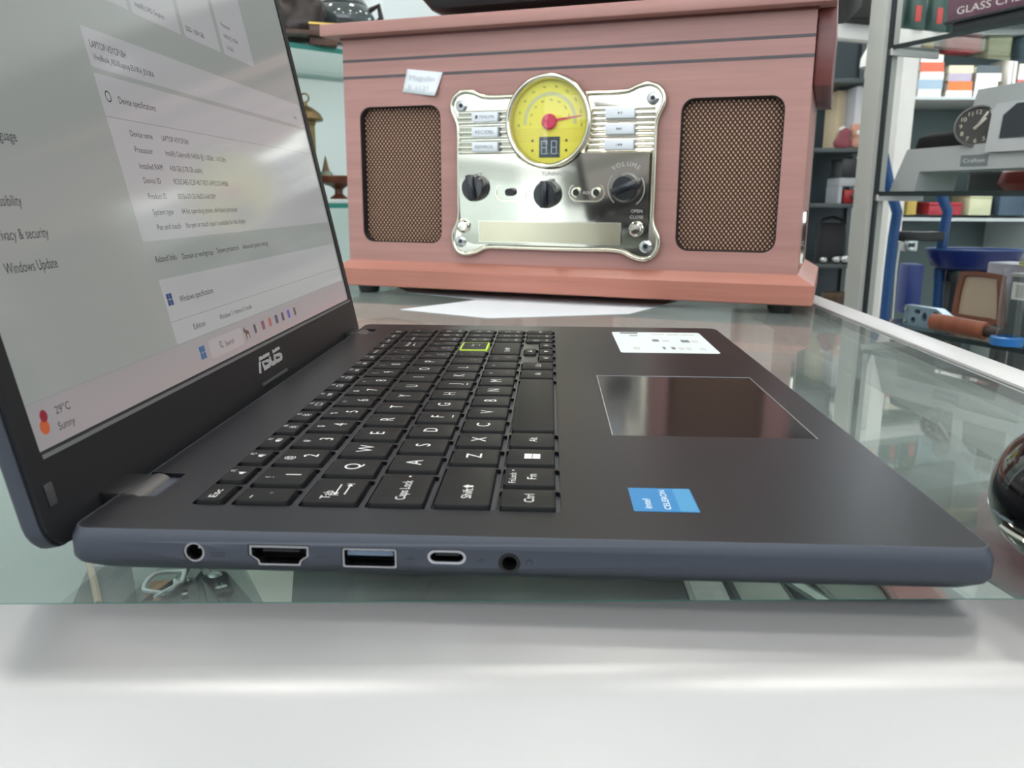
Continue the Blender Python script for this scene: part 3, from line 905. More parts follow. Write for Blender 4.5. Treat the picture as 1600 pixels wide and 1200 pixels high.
# button bars
for z in (178, 164, 150):
    for s_ in (-1, 1):
        m = MB()
        for dz in (-4.6, 0, 4.6):
            m.tube([(s_*36, PZ-.3, z+dz), (s_*99.5, PZ-.3, z+dz)], 1.9 if dz else 2.4, 8)
        m.build('chrome_bar', CHROME, rad, smooth=60)
txt = {(-1, 178): '\u25a0 MENU/M4', (-1, 164): 'REC/DEL', (-1, 150): 'REP/PROG.', (1, 178): None, (1, 164): None, (1, 150): None}
BTN = mat('button_white', (226, 230, 236), rough=0.35)
BINK = mat('button_ink', (92, 94, 98), rough=0.6)
for (s_, z), tx in txt.items():
    xc = -69 if s_ < 0 else 67
    bt = MB().box(xc-14, xc+14, PZ-6.5, PZ, z-4.6, z+4.6).build('push_button', BTN, rad, bevel=.8)
    m = MB(); f_ = frame((xc, PZ-6.56, z), (1, 0, 0), (0, 0, 1))
    def tri(x, dr):
        m.add([(x-dr*1.0, -1.3, 0), (x+dr*1.2, 0, 0), (x-dr*1.0, 1.3, 0)], [(0, 1, 2)], 0, f_)
    if tx:
        m.text(tx, f_, 3.2, 20)
    elif z == 178:
        tri(-.6, 1); m.box(1.2, 1.6, -1.3, 1.3, -.01, .01, 0, f_).box(2.1, 2.5, -1.3, 1.3, -.01, .01, 0, f_)
    elif z == 164:
        tri(-1.6, 1); tri(.8, 1); m.box(2.4, 2.8, -1.3, 1.3, -.01, .01, 0, f_)
    else:
        tri(-.2, -1); tri(2.2, -1); m.box(-2.4, -2.0, -1.3, 1.3, -.01, .01, 0, f_)
    m.build('marking', BINK, bt, smooth=0)
# tuning gauge
GX, GZ = -2.3, 172.0
Mg = frame((GX, PZ, GZ), (1, 0, 0), (0, 0, 1))
gr_ = MB().lathe([(37.5, 1), (38.2, 9), (39.5, 11), (41.5, 11.5), (43.2, 10), (43.8, 6), (43.8, 0)], 64, 0, Mg, caps=False).build('gauge_rim', CHROME2, rad, smooth=60)
dial = MB().lathe([(38, 0.4), (38, 3), (0, 3)], 64, 0, Mg, caps=False).build('gauge_dial', mat('dial_yellow', (240, 228, 84), rough=0.6, var=0.03), rad, smooth=30)
m = MB()
v_, f2 = [], []
arc = [(math.cos(math.radians(a)), math.sin(math.radians(a))) for a in range(-5, 186, 5)]
for k, (c_, s2) in enumerate(arc):
    v_ += [(27*c_, 27*s2, 3.06), (23.5*c_, 23.5*s2, 3.06)]
for k in range(len(arc)-1):
    f2.append((2*k, 2*k+1, 2*k+3, 2*k+2))
m.add(v_, f2, 0, Mg)
m.build('scale_band', mat('dial_band', (206, 204, 146), rough=0.6), dial, smooth=0)
m = MB()
for k, tx in enumerate(('88', '90', '92', '94', '96', '98', '102', '104', '106', '108')):
    a = math.radians(185-k*190/9)
    m.text(tx, Mg @ Matrix.Translation((32*math.cos(a), 32*math.sin(a), 3.1)) @ Matrix.Rotation(a-PI/2, 4, 'Z'), 2.2)
for k, tx in enumerate(('53', '60', '70', '80', '100', '120', '140', '160')):
    a = math.radians(185-k*170/7)
    m.text(tx, Mg @ Matrix.Translation((20*math.cos(a), 20*math.sin(a), 3.1)) @ Matrix.Rotation(a-PI/2, 4, 'Z'), 2.0)
m.build('scale_number', mat('dial_ink', (112, 100, 48), rough=0.7), dial, smooth=0)
m = MB()
for k in range(7):
    m.box(-36+abs(k-0)*.3, 36-k*.3, -6.5-k*1.9, -6.2-k*1.9, 3.02, 3.06, 0, Mg)
m.build('dial_line', mat('dial_line', (212, 176, 78), rough=0.7), dial, smooth=0)
m = MB().lathe([(7.2, 3), (7.2, 6), (6, 7.2), (0, 7.4)], 32, 0, Mg, caps=False)
m.add([(-8, -2.2, 4.2), (-8, 1, 4.2), (32, 5.4, 4.2), (32, 4.6, 4.2)], [(0, 3, 2, 1)], 0, Mg)
m.build('needle', mat('needle_red', (206, 46, 84), rough=0.4), dial, smooth=40)
lc = MB().box(-10.5, 10.5, -32.5, -13.5, 3, 3.4, 0, Mg).build('digit_display', mat('lcd_dark', (34, 46, 58), rough=0.2), dial, smooth=0)
m = MB()
def seg7(x, y, w, h):
    t_ = .9
    for (a0, a1, b0, b1) in ((0, w, 0, t_), (0, w, h/2-t_/2, h/2+t_/2), (0, w, h-t_, h), (0, t_, 0, h), (w-t_, w, 0, h)):
        m.box(x+a0, x+a1, y+b0, y+b1, 3.42, 3.46, 0, Mg)
seg7(-8.5, -29.5, 6, 12.5); seg7(1.6, -29.5, 6, 12.5); m.box(-1.6, -.6, -29.5, -28.5, 3.42, 3.46, 0, Mg).box(8.4, 9.4, -29.5, -28.5, 3.42, 3.46, 0, Mg)
m.build('digit', mat('lcd_grey', (160, 172, 178), rough=0.4), dial, smooth=0)
m = MB()
for x in (-17.5, 17):
    for z in (-17, -26):
        m.lathe([(1.2, 3), (1.2, 3.5), (0, 3.6)], 12, 0, Mg @ Matrix.Translation((x, z, 0)))
m.build('indicator', mat('indicator_brown', (96, 84, 40), rough=0.4), dial)
MB().lathe([(38.4, 9.2), (34, 10.4), (26, 12), (14, 13.2), (5, 13.7), (0, 13.8)], 48, 0, Mg, caps=False).build('gauge_glass', CLEAR, rad, smooth=60)
# lower mirror plate, slot, knobs
# the mirror plate leans a little forward at the top
def PD(z): return 0.5+(z-56)*0.10
mp = [(-97, 60), (-97, 143)]+[(-2.3+44.6*math.cos(math.radians(a)), 172+44.6*math.sin(math.radians(a))) for a in range(221, 320, 7)]+[(97, 143), (97, 60), (84, 56), (-84, 56)]
m = MB(); m.loft([[(x, PZ+.2, z) for x, z in mp], [(x, PZ-PD(z), z) for x, z in mp]]); m.build('mirror_plate', CHROME, rad, smooth=0)
def Mq(z): return Mf(PZ-PD(z)+0.5)
MB().plate(rrect(-77, 71, 58.5, 79.5, .8, 2), [rrect(-76, 70, 59.5, 78.5, .6, 2)], .4, 1.4, 0, Mq(74)).build('slot_frame', CHROME2, rad, smooth=0)
MB().prism(rrect(-76, 70, 59.6, 78.4, .5, 2), .4, .9, 0, Mq(76)).build('slot_door', mat('slot_door', (196, 190, 166), rough=0.24, metal=1.0), rad, smooth=0)
KNOB = mat('knob_black', (18, 22, 30), rough=0.3, var=0.1, coat=0.3)
for x, z, rz in ((-78.5, 111, 10), (-2.5, 105, 0), (75.5, 111, -70)):
    Mk = frame((x, PZ-PD(z), z), (1, 0, 0), (0, 0, 1))
    kb = MB().lathe([(12.5, 0), (13, 1), (13, 6), (11.8, 8), (10.8, 11), (0, 11.4)], 36, 0, Mk).build('knob', KNOB, rad, smooth=40)
    Mr = Mk @ Matrix.Rotation(math.radians(rz), 4, 'Z')
    MB().box(-3.4, 3.4, -12.6, 12.6, 6, 15.5, 0, Mr).build('knob_grip', KNOB, kb, bevel=1.4)
    MB().box(-.5, .5, 4, 12.4, 15.4, 15.7, 0, Mr).build('pointer_line', mat('pointer', (70, 78, 86), rough=0.5), kb, smooth=0)
ETCH = mat('etched_silver', (196, 194, 188), rough=0.5, metal=0.3)
def pill(cx, cz, w, h): return rrect(cx-w/2, cx+w/2, cz-h/2, cz+h/2, h/2-.01, 8)
MB().plate(pill(-41, 107, 33, 17), [pill(-41, 107, 30.5, 14.5)], .5, 1.2, 0, Mq(107)).build('switch_surround', CHROME2, rad, smooth=0)
MB().prism(rrect(-46, -36, 103.5, 110.5, 3.2, 5), .5, 4.5, 0, Mq(107)).build('slide_switch', BLACKP, rad)
MB().plate(pill(37, 107, 36, 17), [pill(37, 107, 34, 15)], .5, 1.2, 0, Mq(107)).build('aux_surround', CHROME2, rad, smooth=0)
for x in (26.8, 46.8):
    MB().lathe([(4.8, 0), (4.8, 2), (3.2, 2.2), (3.2, .6)], 24, 0, frame((x, PZ-PD(107), 107), (1, 0, 0), (0, 0, 1)), caps=False).build('jack_ring', CHROME2, rad)
    MB().lathe([(3.2, 0), (3.2, .8), (0, .8)], 24, 0, frame((x, PZ-PD(107), 107), (1, 0, 0), (0, 0, 1)), caps=False).build('jack_hole', BLACKP, rad)
m = MB()
m.text('AUX', MP(36.8, 107, PD(109)+.2), 3.0, 8)
m.text('TUNING', MP(2, 124.5, PD(127)+.2), 3.6, 21)
for k, ch in enumerate('VOLUME'):
    a = math.radians(90+33-k*13.2)
    m.text(ch, MP(75.5, 111, PD(111+22*math.sin(a)+2)+.2) @ Matrix.Translation((22*math.cos(a), 22*math.sin(a), 0)) @ Matrix.Rotation(a-PI/2, 4, 'Z'), 4.2)
m.text('OPEN', MP(86, 90.5, PD(93)+.2), 3.0, 11); m.text('CLOSE', MP(86, 85, PD(88)+.2), 3.0, 13)
m.build('lettering', ETCH, rad, smooth=0)
m = MB()
for a0, a1 in ((140, 235), (-55, 40)):
    m.tube([(75.5+17.5*math.cos(math.radians(a)), PZ-PD(111+17.5*math.sin(math.radians(a)))-.1, 111+17.5*math.sin(math.radians(a))) for a in range(a0, a1+1, 8)], .5, 5)
m.build('volume_arc', ETCH, rad)
for x, z in ((-94, 74), (86, 74)):
    kb = MB().lathe([(7, 0), (7, 2), (6, 2.6)], 28, 0, frame((x, PZ-PD(z), z), (1, 0, 0), (0, 0, 1)), caps=False).build('button_ring', CHROME2, rad)
    MB().lathe([(5.6, 0), (5.6, 4), (4.6, 5), (0, 5.3)], 28, 0, frame((x, PZ-PD(z), z), (1, 0, 0), (0, 0, 1)), caps=False).build('round_button', CHROME, rad)
for x, z in ((-96.5, 189.5), (96.5, 190.5), (-98, 58.5), (95, 58)):
    MB().lathe([(6, 0), (6, .8), (4.6, 1.6), (2.4, 1.7), (2.2, .4), (0, .4)], 24, 0, frame((x, PZ, z), (1, 0, 0), (0, 0, 1)), caps=False).build('screw', STEEL, rad)
    MB().lathe([(2.2, 0), (2.2, .9), (0, .9)], 6, 0, frame((x, PZ, z), (1, 0, 0), (0, 0, 1)), caps=False).build('screw_socket', BLACKP, rad)
# side slot and price note
MB().plate(rrect(22, 62, 42, 92, 2, 3), [rrect(26, 58, 46, 88, 1.5, 3)], 0, 3, 0, frame((234.5, 0, 0), (0, 1, 0), (0, 0, 1))).build('side_slot_frame', CHROME, rad)
MB().box(234.4, 234.9, 26, 58, 46, 88).build('side_slot', BLACKP, rad, smooth=0)
nt_ = [(-158.8, 227.0), (-119.0, 222.2), (-126.0, 199.8), (-164.6, 205.0)]
m = MB()
NV = []; NF = []
for j in range(5):
    for i in range(7):
        a, c_ = i/6, j/4
        x = (1-c_)*((1-a)*nt_[0][0]+a*nt_[1][0])+c_*((1-a)*nt_[3][0]+a*nt_[2][0])
        z = (1-c_)*((1-a)*nt_[0][1]+a*nt_[1][1])+c_*((1-a)*nt_[3][1]+a*nt_[2][1])
        NV.append((x, FY-.8-5.0*(a**3)*(c_**1.5), z))
for j in range(4):
    for i in range(6):
        k = j*7+i
        NF.append((k, k+7, k+8, k+1))
no = m.add(NV, NF).build('price_note', PAPER, rad, smooth=60)
no['label'] = 'small white handwritten price note curling off the front'
md = no.modifiers.new('thick', 'SOLIDIFY'); md.thickness = 0.0002
m = MB()
m.text('Magnifin', frame((-141.5, FY-1.9, 217.6), (1, 0, -.1), (.1, 0, 1)), 5, 28)
m.text('R 1125', frame((-145.5, FY-2.2, 208.4), (1, 0, -.1), (.1, 0, 1)), 4.6, 24)
m.build('handwriting', mat('pencil', (206, 208, 214), rough=0.8), no, smooth=0)

# black case lying on the stereo lid
bc = thing('carry_case', 'black flat case lying on top of the wooden stereo', 'case', (129.9, 632.0, 268), -18.0)
m = MB()
def cr_(ix, iy, z): return [(x, y, z) for x, y in rrect(-140+ix, 262-ix, -16+iy, 200-iy, 10, 4)]
m.loft([cr_(22, 18, 7), cr_(12, 8, 9), cr_(0, 0, 24), cr_(0, 0, 40)])
m.build('case_bottom', mat('case_black', (26, 27, 29), rough=0.45, var=0.15), bc, smooth=40)
m = MB(); m.loft([cr_(0, 0, 42), cr_(0, 0, 62), cr_(10, 8, 70)]); m.build('case_lid', MATS['case_black'], bc, smooth=40)
MB().box(-136, 258, -12, 196, 39.5, 42.5).build('case_seam', STEEL, bc, smooth=0)
for x in (-95, 210):
    for y in (25, 165):
        MB().lathe([(9, 0), (9, 7.4)], 16).build('case_foot', BLACKP, bc, (x, y, 0))
MB().box(30, 52, -19, -15, 33, 50).build('latch', STEEL, bc, bevel=1)

# sheets of paper under the stereo
def sheet(name, label, pts, z, group=None):
    t = MB().prism(pts, z, z+.25)
    return tag(t.build(name, PAPER, smooth=0), label, 'paper', group)
sheet('paper_sheet', 'white paper sheet lying on the counter glass in front of the stereo', [(-10, 562), (52, 640), (222, 592), (197, 551), (75, 512)], 0.15)
sheet('paper_sheet', 'second white paper sheet tucked under the wooden stereo', [(-24, 700), (-60, 780), (150, 760), (255, 650), (223, 596), (60, 642)], 0.15)

# computer mouse at the front corner of the laptop
mo = thing('computer_mouse', 'glossy black computer mouse with silver trim beside the laptop corner', 'mouse', (301, 29, 0))
m = MB(); rings = []
NU = 40
def sup(a, e): return math.copysign(abs(a)**e, a)
for k in range(0, 19):
    ph = math.radians(-55+145*k/18)
    z = 19+(19/math.sin(math.radians(55)))*math.sin(ph) if ph < 0 else 19+26*math.sin(ph)
    rr2 = max(math.cos(ph), 0.0)**0.62 if k < 18 else 0.02
    rings.append([(50*rr2*sup(math.cos(2*PI*i/NU), .9), 33*rr2*sup(math.sin(2*PI*i/NU), .9), z) for i in range(NU)])
m.loft(rings).build('shell', BLACKG, mo, smooth=70)
path = []
for i in range(0, 19):
    a = PI*1.02 + i*PI*.46/18
    path.append((49.2*math.cos(a), 32.6*math.sin(a), 13-.32*i))
MB().tube(path, .9, 8, ry=1.8).build('trim', CHROME, mo)
path = []
for i in range(0, 11):
    a = PI*0.93 + i*PI*.12/10
    path.append((47.6*math.cos(a), 32*math.sin(a), 15))
MB().tube(path, .9, 8, ry=2.4).build('side_button', mat('button_slate', (84, 100, 108), rough=0.3), mo)
MB().lathe([(7, -3), (8, -2), (8, 2), (7, 3)], 24, 0, frame((-28, 3, 36), (1, 0, 0), (0, 0, 1))).build('wheel', BLACKP, mo)

# ------------------------------------------------------------------ things in the case under the glass
SZ = -120
def flat(name, label, cat, pts, h, mm, bevel=0, extra=None):
    """a low thing on the inner shelf: outline in plan, height h"""
    cx = sum(q[0] for q in pts)/len(pts); cy = sum(q[1] for q in pts)/len(pts)
    t = thing(name, label, cat, (cx, cy, SZ))
    MB().prism([(q[0]-cx, q[1]-cy) for q in pts], 0, h).build('body', mm, t, bevel=bevel)
    if extra:
        extra(t, cx, cy, h)
    return t
DKT = mat('dark_teal_card', (34, 42, 44), rough=0.3, var=0.1)
def bx_extra(t, cx, cy, h):
    m = MB()
    m.box(-20, 90, -30, -29, h, h+.2)
    m.build('crease', mat('crease', (58, 66, 66), rough=0.5), t, smooth=0)
    MB().box(-70, -30, -40, 0, h, h+.4).build('window_film', mat('film', (64, 78, 78), rough=0.15), t, smooth=0)
def U(*q): return [(p_[0], p_[1]) for p_ in q]
flat('flat_box', 'large dark flat box under the counter glass in front of the laptop', 'box', U((-1.5, 185.8, -100.0),(198.3, 196.9, -100.0),(200.7, 247.3, -100.0),(-14.7, 235.0, -100.0)), 20, DKT, 1, bx_extra)
flat('cleaning_cloth', 'folded white cloth under the glass beside the folding tools', 'cloth', U((-23.6, 210.3, -114.0),(-9.6, 211.1, -114.0),(-24.8, 265.1, -114.0),(-55.0, 263.4, -114.0)), 6, mat('cloth_white', (214, 216, 206), rough=0.9, bump=.4), 2)
flat('leather_pouch', 'tan leather pouch under the glass behind the folding pliers', 'pouch', U((-88.3, 207.6, -110.0),(-76.4, 209.7, -110.0),(-84.9, 231.7, -110.0),(-95.6, 231.1, -110.0)), 9, mat('tan_leather', (186, 136, 86), rough=0.6, bump=.3), 2)
flat('dark_pouch', 'dark grey case under the glass at the left end of the laptop', 'case', U((-118.5, 189.5, -106.0),(-83.2, 191.5, -106.0),(-112.3, 242.6, -106.0),(-136.8, 241.2, -106.0)), 12, mat('dark_cloth', (66, 72, 70), rough=0.8), 2)
wd = thing('wooden_stick', 'thin light wooden stick lying under the glass near the hinge', 'stick', (-122.3, 220.4, -107.5))
wo = Vector((-122.3, 220.4, -107.5))
def rw(p_): return tuple(Vector(p_)-wo+Vector((0, 0, 2.2)))
MB().tube([rw((-104.1, 191.8, -107.5)), rw((-122.3, 220.4, -107.5)), rw((-144.1, 252.9, -107.5))], 2, 8).build('rod', mat('pale_wood', (188, 158, 128), rough=0.6), wd)
MB().tube([rw((-144.1, 252.9, -107.5)), rw((-146.5, 256.4, -107.5))], 2.3, 8).build('tip', mat('wood_tip', (120, 92, 70), rough=0.6), wd)

TOOL = mat('tool_metal', (130, 134, 130), rough=0.35, metal=0.7)
TOOLD = mat('tool_dark', (66, 70, 68), rough=0.45, metal=0.3)
def multitool(name, label, pos, rz, spread):
    t = thing(name, label, 'tool', pos, rz)
    for s_ in (-1, 1):
        Mt = Matrix.Rotation(s_*spread, 4, 'Z')
        m = MB().plate(rrect(-7, 7, -62, 4, 3, 3), [circ(0, -12, 2.2, 12), circ(0, -22, 2.2, 12), circ(0, -32, 2.2, 12), rrect(-2.4, 2.4, -54, -42, 2, 3)], 4, 9, 0, Mt)
        m.build('handle', TOOLD, t, smooth=30)
        MB().prism([(-1, 2), (5*s_, 4), (5*s_, 20), (1.2*s_, 40), (0, 40)], 4.5, 8.5, 0, Matrix.Rotation(-s_*spread*.3, 4, 'Z')).build('jaw', TOOL, t)
    MB().lathe([(4, 0), (4, 9.6), (2.8, 10.6), (0, 10.6)], 20).build('pivot', STEEL, t)
    for s_ in (-1, 1):
        for y in (-17, -58):
            p_ = Matrix.Rotation(s_*spread, 4, 'Z') @ Vector((0, y, 0))
            MB().lathe([(1.8, 0), (1.8, 9.6), (0, 9.9)], 12, 0, Matrix.Translation(p_)).build('rivet', STEEL, t)
    return t
multitool('folding_pliers', 'dark metal folding pliers with steel rivets under the glass', tuple(Vector((-77.7, 231.0, -111.0))-Vector((0, 0, 9))), 8, 0.34)
multitool('multi_tool', 'perforated dark multi tool lying aslant under the glass by the cloth', tuple(Vector((-62.3, 239.2, -111.0))-Vector((0, 0, 9))), 33, 0.09)
st_ = thing('string_loop', 'loop of white string on the folding pliers under the glass', 'string', (-85.3, 229.6, -109.0))
MB().tube([(9*math.cos(a/3), 11*math.sin(a/3)-a*.6, 1.4+.8*math.sin(a)) for a in range(0, 22)], 1.2, 6).build('loop', PAPER, st_)
MB().tube([(6, 9, 1.4), (11, -6, 1.6), (4, -24, 1.4)], 1.2, 6).build('end', PAPER, st_)

def pack(name, label, p0, w, d, h, rz, c1, c2):
    t = thing(name, label, 'box', (p0[0], p0[1], SZ), rz)
    MB().box(-w/2, w/2, -d/2, d/2, 0, h).build('carton', mat('carton_'+name+str(c1), c1, rough=0.5), t, bevel=.6)
    MB().box(-w/2+3, w/2-3, -d/2+3, d/2-3, h, h+.3).build('printed_label', mat('carton_print'+str(c2), c2, rough=0.4, var=0.35, scale=60), t, smooth=0)
    MB().box(-w/2+2, w/2-2, -d/2-.4, -d/2, 2, h-2).build('side_label', mat('carton_print'+str(c2), c2), t, smooth=0)
    return t
pack('card_pack', 'white card pack under the glass at the right of the dark box', (214.7, 232.8, -110.0), 22, 46, 10, 0, (206, 214, 208), (222, 226, 220))
pack('small_carton', 'small carton with coloured print under the glass', (243.3, 232.1, -110.0), 32, 50, 12, 2, (44, 56, 54), (176, 182, 176))
pack('silver_strip_box', 'pale striped box under the glass near the mouse', (267.1, 238.0, -110.0), 12, 70, 12, 24, (90, 104, 100), (206, 216, 208))
pack('grey_carton', 'grey carton under the glass beside the dull red one', (295.7, 237.3, -110.0), 34, 60, 10, 10, (120, 128, 122), (138, 146, 140))
pack('red_carton', 'dull red carton under the glass near the laptop front corner', (326.2, 231.0, -106.0), 30, 44, 14, -6, (150, 84, 80), (172, 96, 92))
pack('white_carton', 'white speckled carton under the glass below the mouse', (360.4, 236.7, -106.0), 26, 50, 14, 12, (196, 204, 204), (206, 206, 206))
pack('long_carton', 'long dark carton under the far glass beside the end rail', (340, 360), 50, 150, 30, 0, (60, 74, 72), (92, 108, 104))
pack('pale_carton', 'pale carton under the glass between the end rail and laptop front edge', (276, 420), 50, 80, 26, -8, (150, 162, 156), (170, 178, 172))
pack('green_carton', 'grey green carton under the glass below the stereo', (330, 560), 70, 90, 36, 6, (96, 114, 108), (120, 138, 130))

# ------------------------------------------------------------------ white shelf case behind, left
lc_ = thing('shelf_case', 'white backed case with green edged glass shelves behind the laptop lid', 'shelf case', (-260, 1220, FLOOR_Z), 43.6)
LCI = lc_.matrix_basis
def LC(a, d, z): return (a, d, z-FLOOR_Z)
def LCB(m, a0, a1, d0, d1, z0, z1, mi=0): return m.box(a0, a1, d0, d1, z0-FLOOR_Z, z1-FLOOR_Z, mi)
wb = mat('case_white', (240, 245, 245), rough=0.6, var=0.02, scale=4)
LCB(MB(), -300, 330, 300, 318, FLOOR_Z, 1100).build('back_board', wb, lc_, smooth=0)
LCB(MB(), 330, 346, 0, 318, FLOOR_Z, 1100).build('side_board', wb, lc_, smooth=0)
LCB(MB(), -316, -300, 0, 318, FLOOR_Z, 1100).build('side_board', wb, lc_, smooth=0)
for z in (82, 330, -170):
    pts = [(-300, 0), (329, 0), (329, 299), (-300, 299)]
    MB().prism(pts, z-FLOOR_Z, z-FLOOR_Z+8, side=1).build('glass_shelf', [SHELFGLASS, GEDGE], lc_, smooth=0)
LCB(MB(), -300, 330, 0, 300, FLOOR_Z, -600).build('base_cabinet', wb, lc_, bevel=2)
def on_case(a, d, z):
    c, s = math.cos(math.radians(43.6)), math.sin(math.radians(43.6))
    return (-260+a*c-d*s, 1220+a*s+d*c, z)

BRONZE = mat('bronze', (120, 100, 66), rough=0.4, metal=0.7, var=0.3, scale=60)
DBR = mat('dark_bronze', (52, 46, 44), rough=0.35, metal=0.5, var=0.3, scale=50)
t = thing('bronze_lantern', 'small bronze lantern with domed cap on the lower glass shelf', 'lantern', (-277.6, 1225.0, 95.7))
MB().lathe([(30, 0), (30, 6), (22, 10), (20, 20)], 24).build('base', BRONZE, t)
MB().lathe([(15, 18), (16, 40), (15, 118), (17, 122), (17, 128)], 8).build('body', mat('old_brass', (132, 118, 78), rough=0.45, metal=0.6, var=0.3, scale=50), t, smooth=0)
MB().lathe([(27, 126), (29, 129), (24, 138), (12, 147), (5, 150), (3, 156)], 28).build('cap', BRONZE, t)
MB().tube([(7*math.cos(a*PI/8), 0, 162+7*math.sin(a*PI/8)) for a in range(16)], 1.4, 6, closed=True).build('ring', BRONZE, t)
t = thing('footed_bowl', 'brown wooden footed bowl on the lower glass shelf beside the stereo', 'bowl', (-236.6, 1265.0, 96.9))
MB().lathe([(16, 0), (14, 3), (7, 8), (7, 16), (14, 21), (34, 27), (38, 38), (36, 38), (30, 30), (0, 24)], 32).build('bowl', mat('brown_wood', (96, 52, 36), rough=0.4, var=.2), t, smooth=50)
MB().lathe([(38.3, 36.5), (38.6, 38.5), (36, 38.6)], 32, caps=False).build('rim', mat('bowl_rim', (120, 74, 50), rough=0.3), t)
t = thing('pointed_figurine', 'small green and brown pointed figurine standing in the footed bowl', 'figurine', tuple(Vector((-256.9, 1262.0, 96.8))+Vector((0, 0, 28))))
MB().lathe([(13, 0), (15, 6), (11, 15), (6, 19)], 20).build('dome', mat('verdigris', (104, 116, 100), rough=0.5, var=.2), t)
MB().lathe([(7, 18), (4.5, 26), (3, 34), (1, 42), (0, 44)], 14).build('spire', mat('spire_brown', (110, 80, 52), rough=0.5), t)

def lump(name, label, cat, pos, balls, mm, extra=None):
    """a cast sculpture: overlapping rounded masses fused into one skin"""
    t = thing(name, label, cat, pos)
    mb_ = bpy.data.metaballs.new('mass')
    mb_.resolution = 0.008; mb_.render_resolution = 0.008; mb_.threshold = 0.35
    for (x, y, z, r) in balls:
        e = mb_.elements.new(); e.co = (x*S, y*S, z*S); e.radius = r*S*1.5
    ob = bpy.data.objects.new('mass', mb_); COL.objects.link(ob)
    dg = bpy.context.evaluated_depsgraph_get()
    me = bpy.data.meshes.new_from_object(ob.evaluated_get(dg))
    bpy.data.objects.remove(ob); bpy.data.metaballs.remove(mb_)
    me.materials.clear(); me.materials.append(mm)
    me.polygons.foreach_set('use_smooth', [True]*len(me.polygons))
    link('body', me, t)
    return t
t = lump('bronze_statue', 'dark bronze animal statue on the upper glass shelf by the laptop lid', 'statue', tuple(Vector((-292.1, 1240.0, 347.8))+Vector((0, 0, 2))),
     [(0, 0, 20, 30), (22, 0, 24, 26), (-20, 0, 40, 24), (-28, 0, 66, 20), (-10, 0, 84, 18), (16, 0, 52, 22), (34, 0, 46, 18), (8, 0, 74, 16)], DBR)
MB().lathe([(58, 0), (58, 4), (50, 8)], 28).build('plinth', mat('plinth_brown', (70, 48, 38), rough=0.5), t)
MB().tube([(-30, -16, 80), (-44, -22, 96), (-40, -22, 112)], 4, 8).build('horn', BRONZE, t)
t = thing('covered_pot', 'dark glossy covered pot on the upper glass shelf left of the stereo lid', 'pot', tuple(Vector((-236.1, 1340.0, 353.4))+Vector((0, 0, 2))))
MB().lathe([(26, 0), (30, 4), (52, 26), (56, 44), (46, 62), (40, 66)], 36).build('pot_body', mat('pot_grey', (66, 74, 76), rough=0.12, var=.2, coat=.5), t, smooth=60)
MB().lathe([(42, 66), (38, 74), (20, 82), (6, 86), (8, 92), (0, 95)], 36).build('pot_lid', mat('pot_grey', (66, 74, 76)), t, smooth=60)
MB().tube([(46, 0, 58), (62, 0, 66), (66, 0, 46), (54, 0, 34)], 5, 8).build('handle', DBR, t)
t = thing('gilt_box', 'small brown box with a gold edge on the upper glass shelf', 'box', tuple(Vector((-246.0, 1235.0, 337.1))+Vector((0, 0, 1))), 20)
MB().box(-22, 22, -15, 15, 0, 30).build('box_body', mat('box_brown', (84, 58, 46), rough=0.5), t, bevel=1)
MB().box(-23, 23, -16, 16, 30, 34).build('gold_edge', mat('gold', (190, 160, 90), rough=0.3, metal=.8), t, bevel=.6)

# far back: pale cabinet seen above the stereo lid
t = thing('pale_cabinet', 'pale glass fronted cabinet beyond the stereo lid', 'cabinet', (-60, 2300, FLOOR_Z))
MB().box(-420, 420, 30, 340, 0, 2300).build('carcass', mat('cab_white', (214, 222, 224), rough=0.6), t, smooth=0)
for x in (-410, -140, 130):
    MB().plate([(x, 10), (x+270, 10), (x+270, 2290), (x, 2290)], [[(x+22, 40), (x+248, 40), (x+248, 2260), (x+22, 2260)]], 0, 28, 0, frame((0, 29, 0), (1, 0, 0), (0, 0, 1))).build('door_frame', WHITEP, t, smooth=0)
    MB().box(x+22, x+248, 14, 18, 40, 2260).build('pane', CLEAR, t, smooth=0)
t = thing('picture_frame', 'thin gold picture frame leaning beyond the stereo lid', 'frame', tuple(Vector((-154.6, 1760.0, 468.6))))
MB().plate([(-60, -120), (60, -120), (60, 120), (-60, 120)], [[(-54, -114), (54, -114), (54, 114), (-54, 114)]], 0, 10, 0, Mf(0)).build('moulding', mat('frame_gold', (206, 186, 110), rough=0.4, metal=.4), t, smooth=0)
MB().box(-54, 54, 1, 4, -114, 114).build('picture', mat('picture_pale', (206, 208, 200), rough=0.5, var=.1, scale=20), t, smooth=0)
t.location.z = (330+120)*S; t['label'] = 'thin gold picture frame beyond the left end of the stereo lid'

# ------------------------------------------------------------------ right glass showcase
sc = thing('glass_showcase', 'aluminium framed glass showcase at the end of the counter', 'showcase', (571.2, 1000, FLOOR_Z), -65.88)
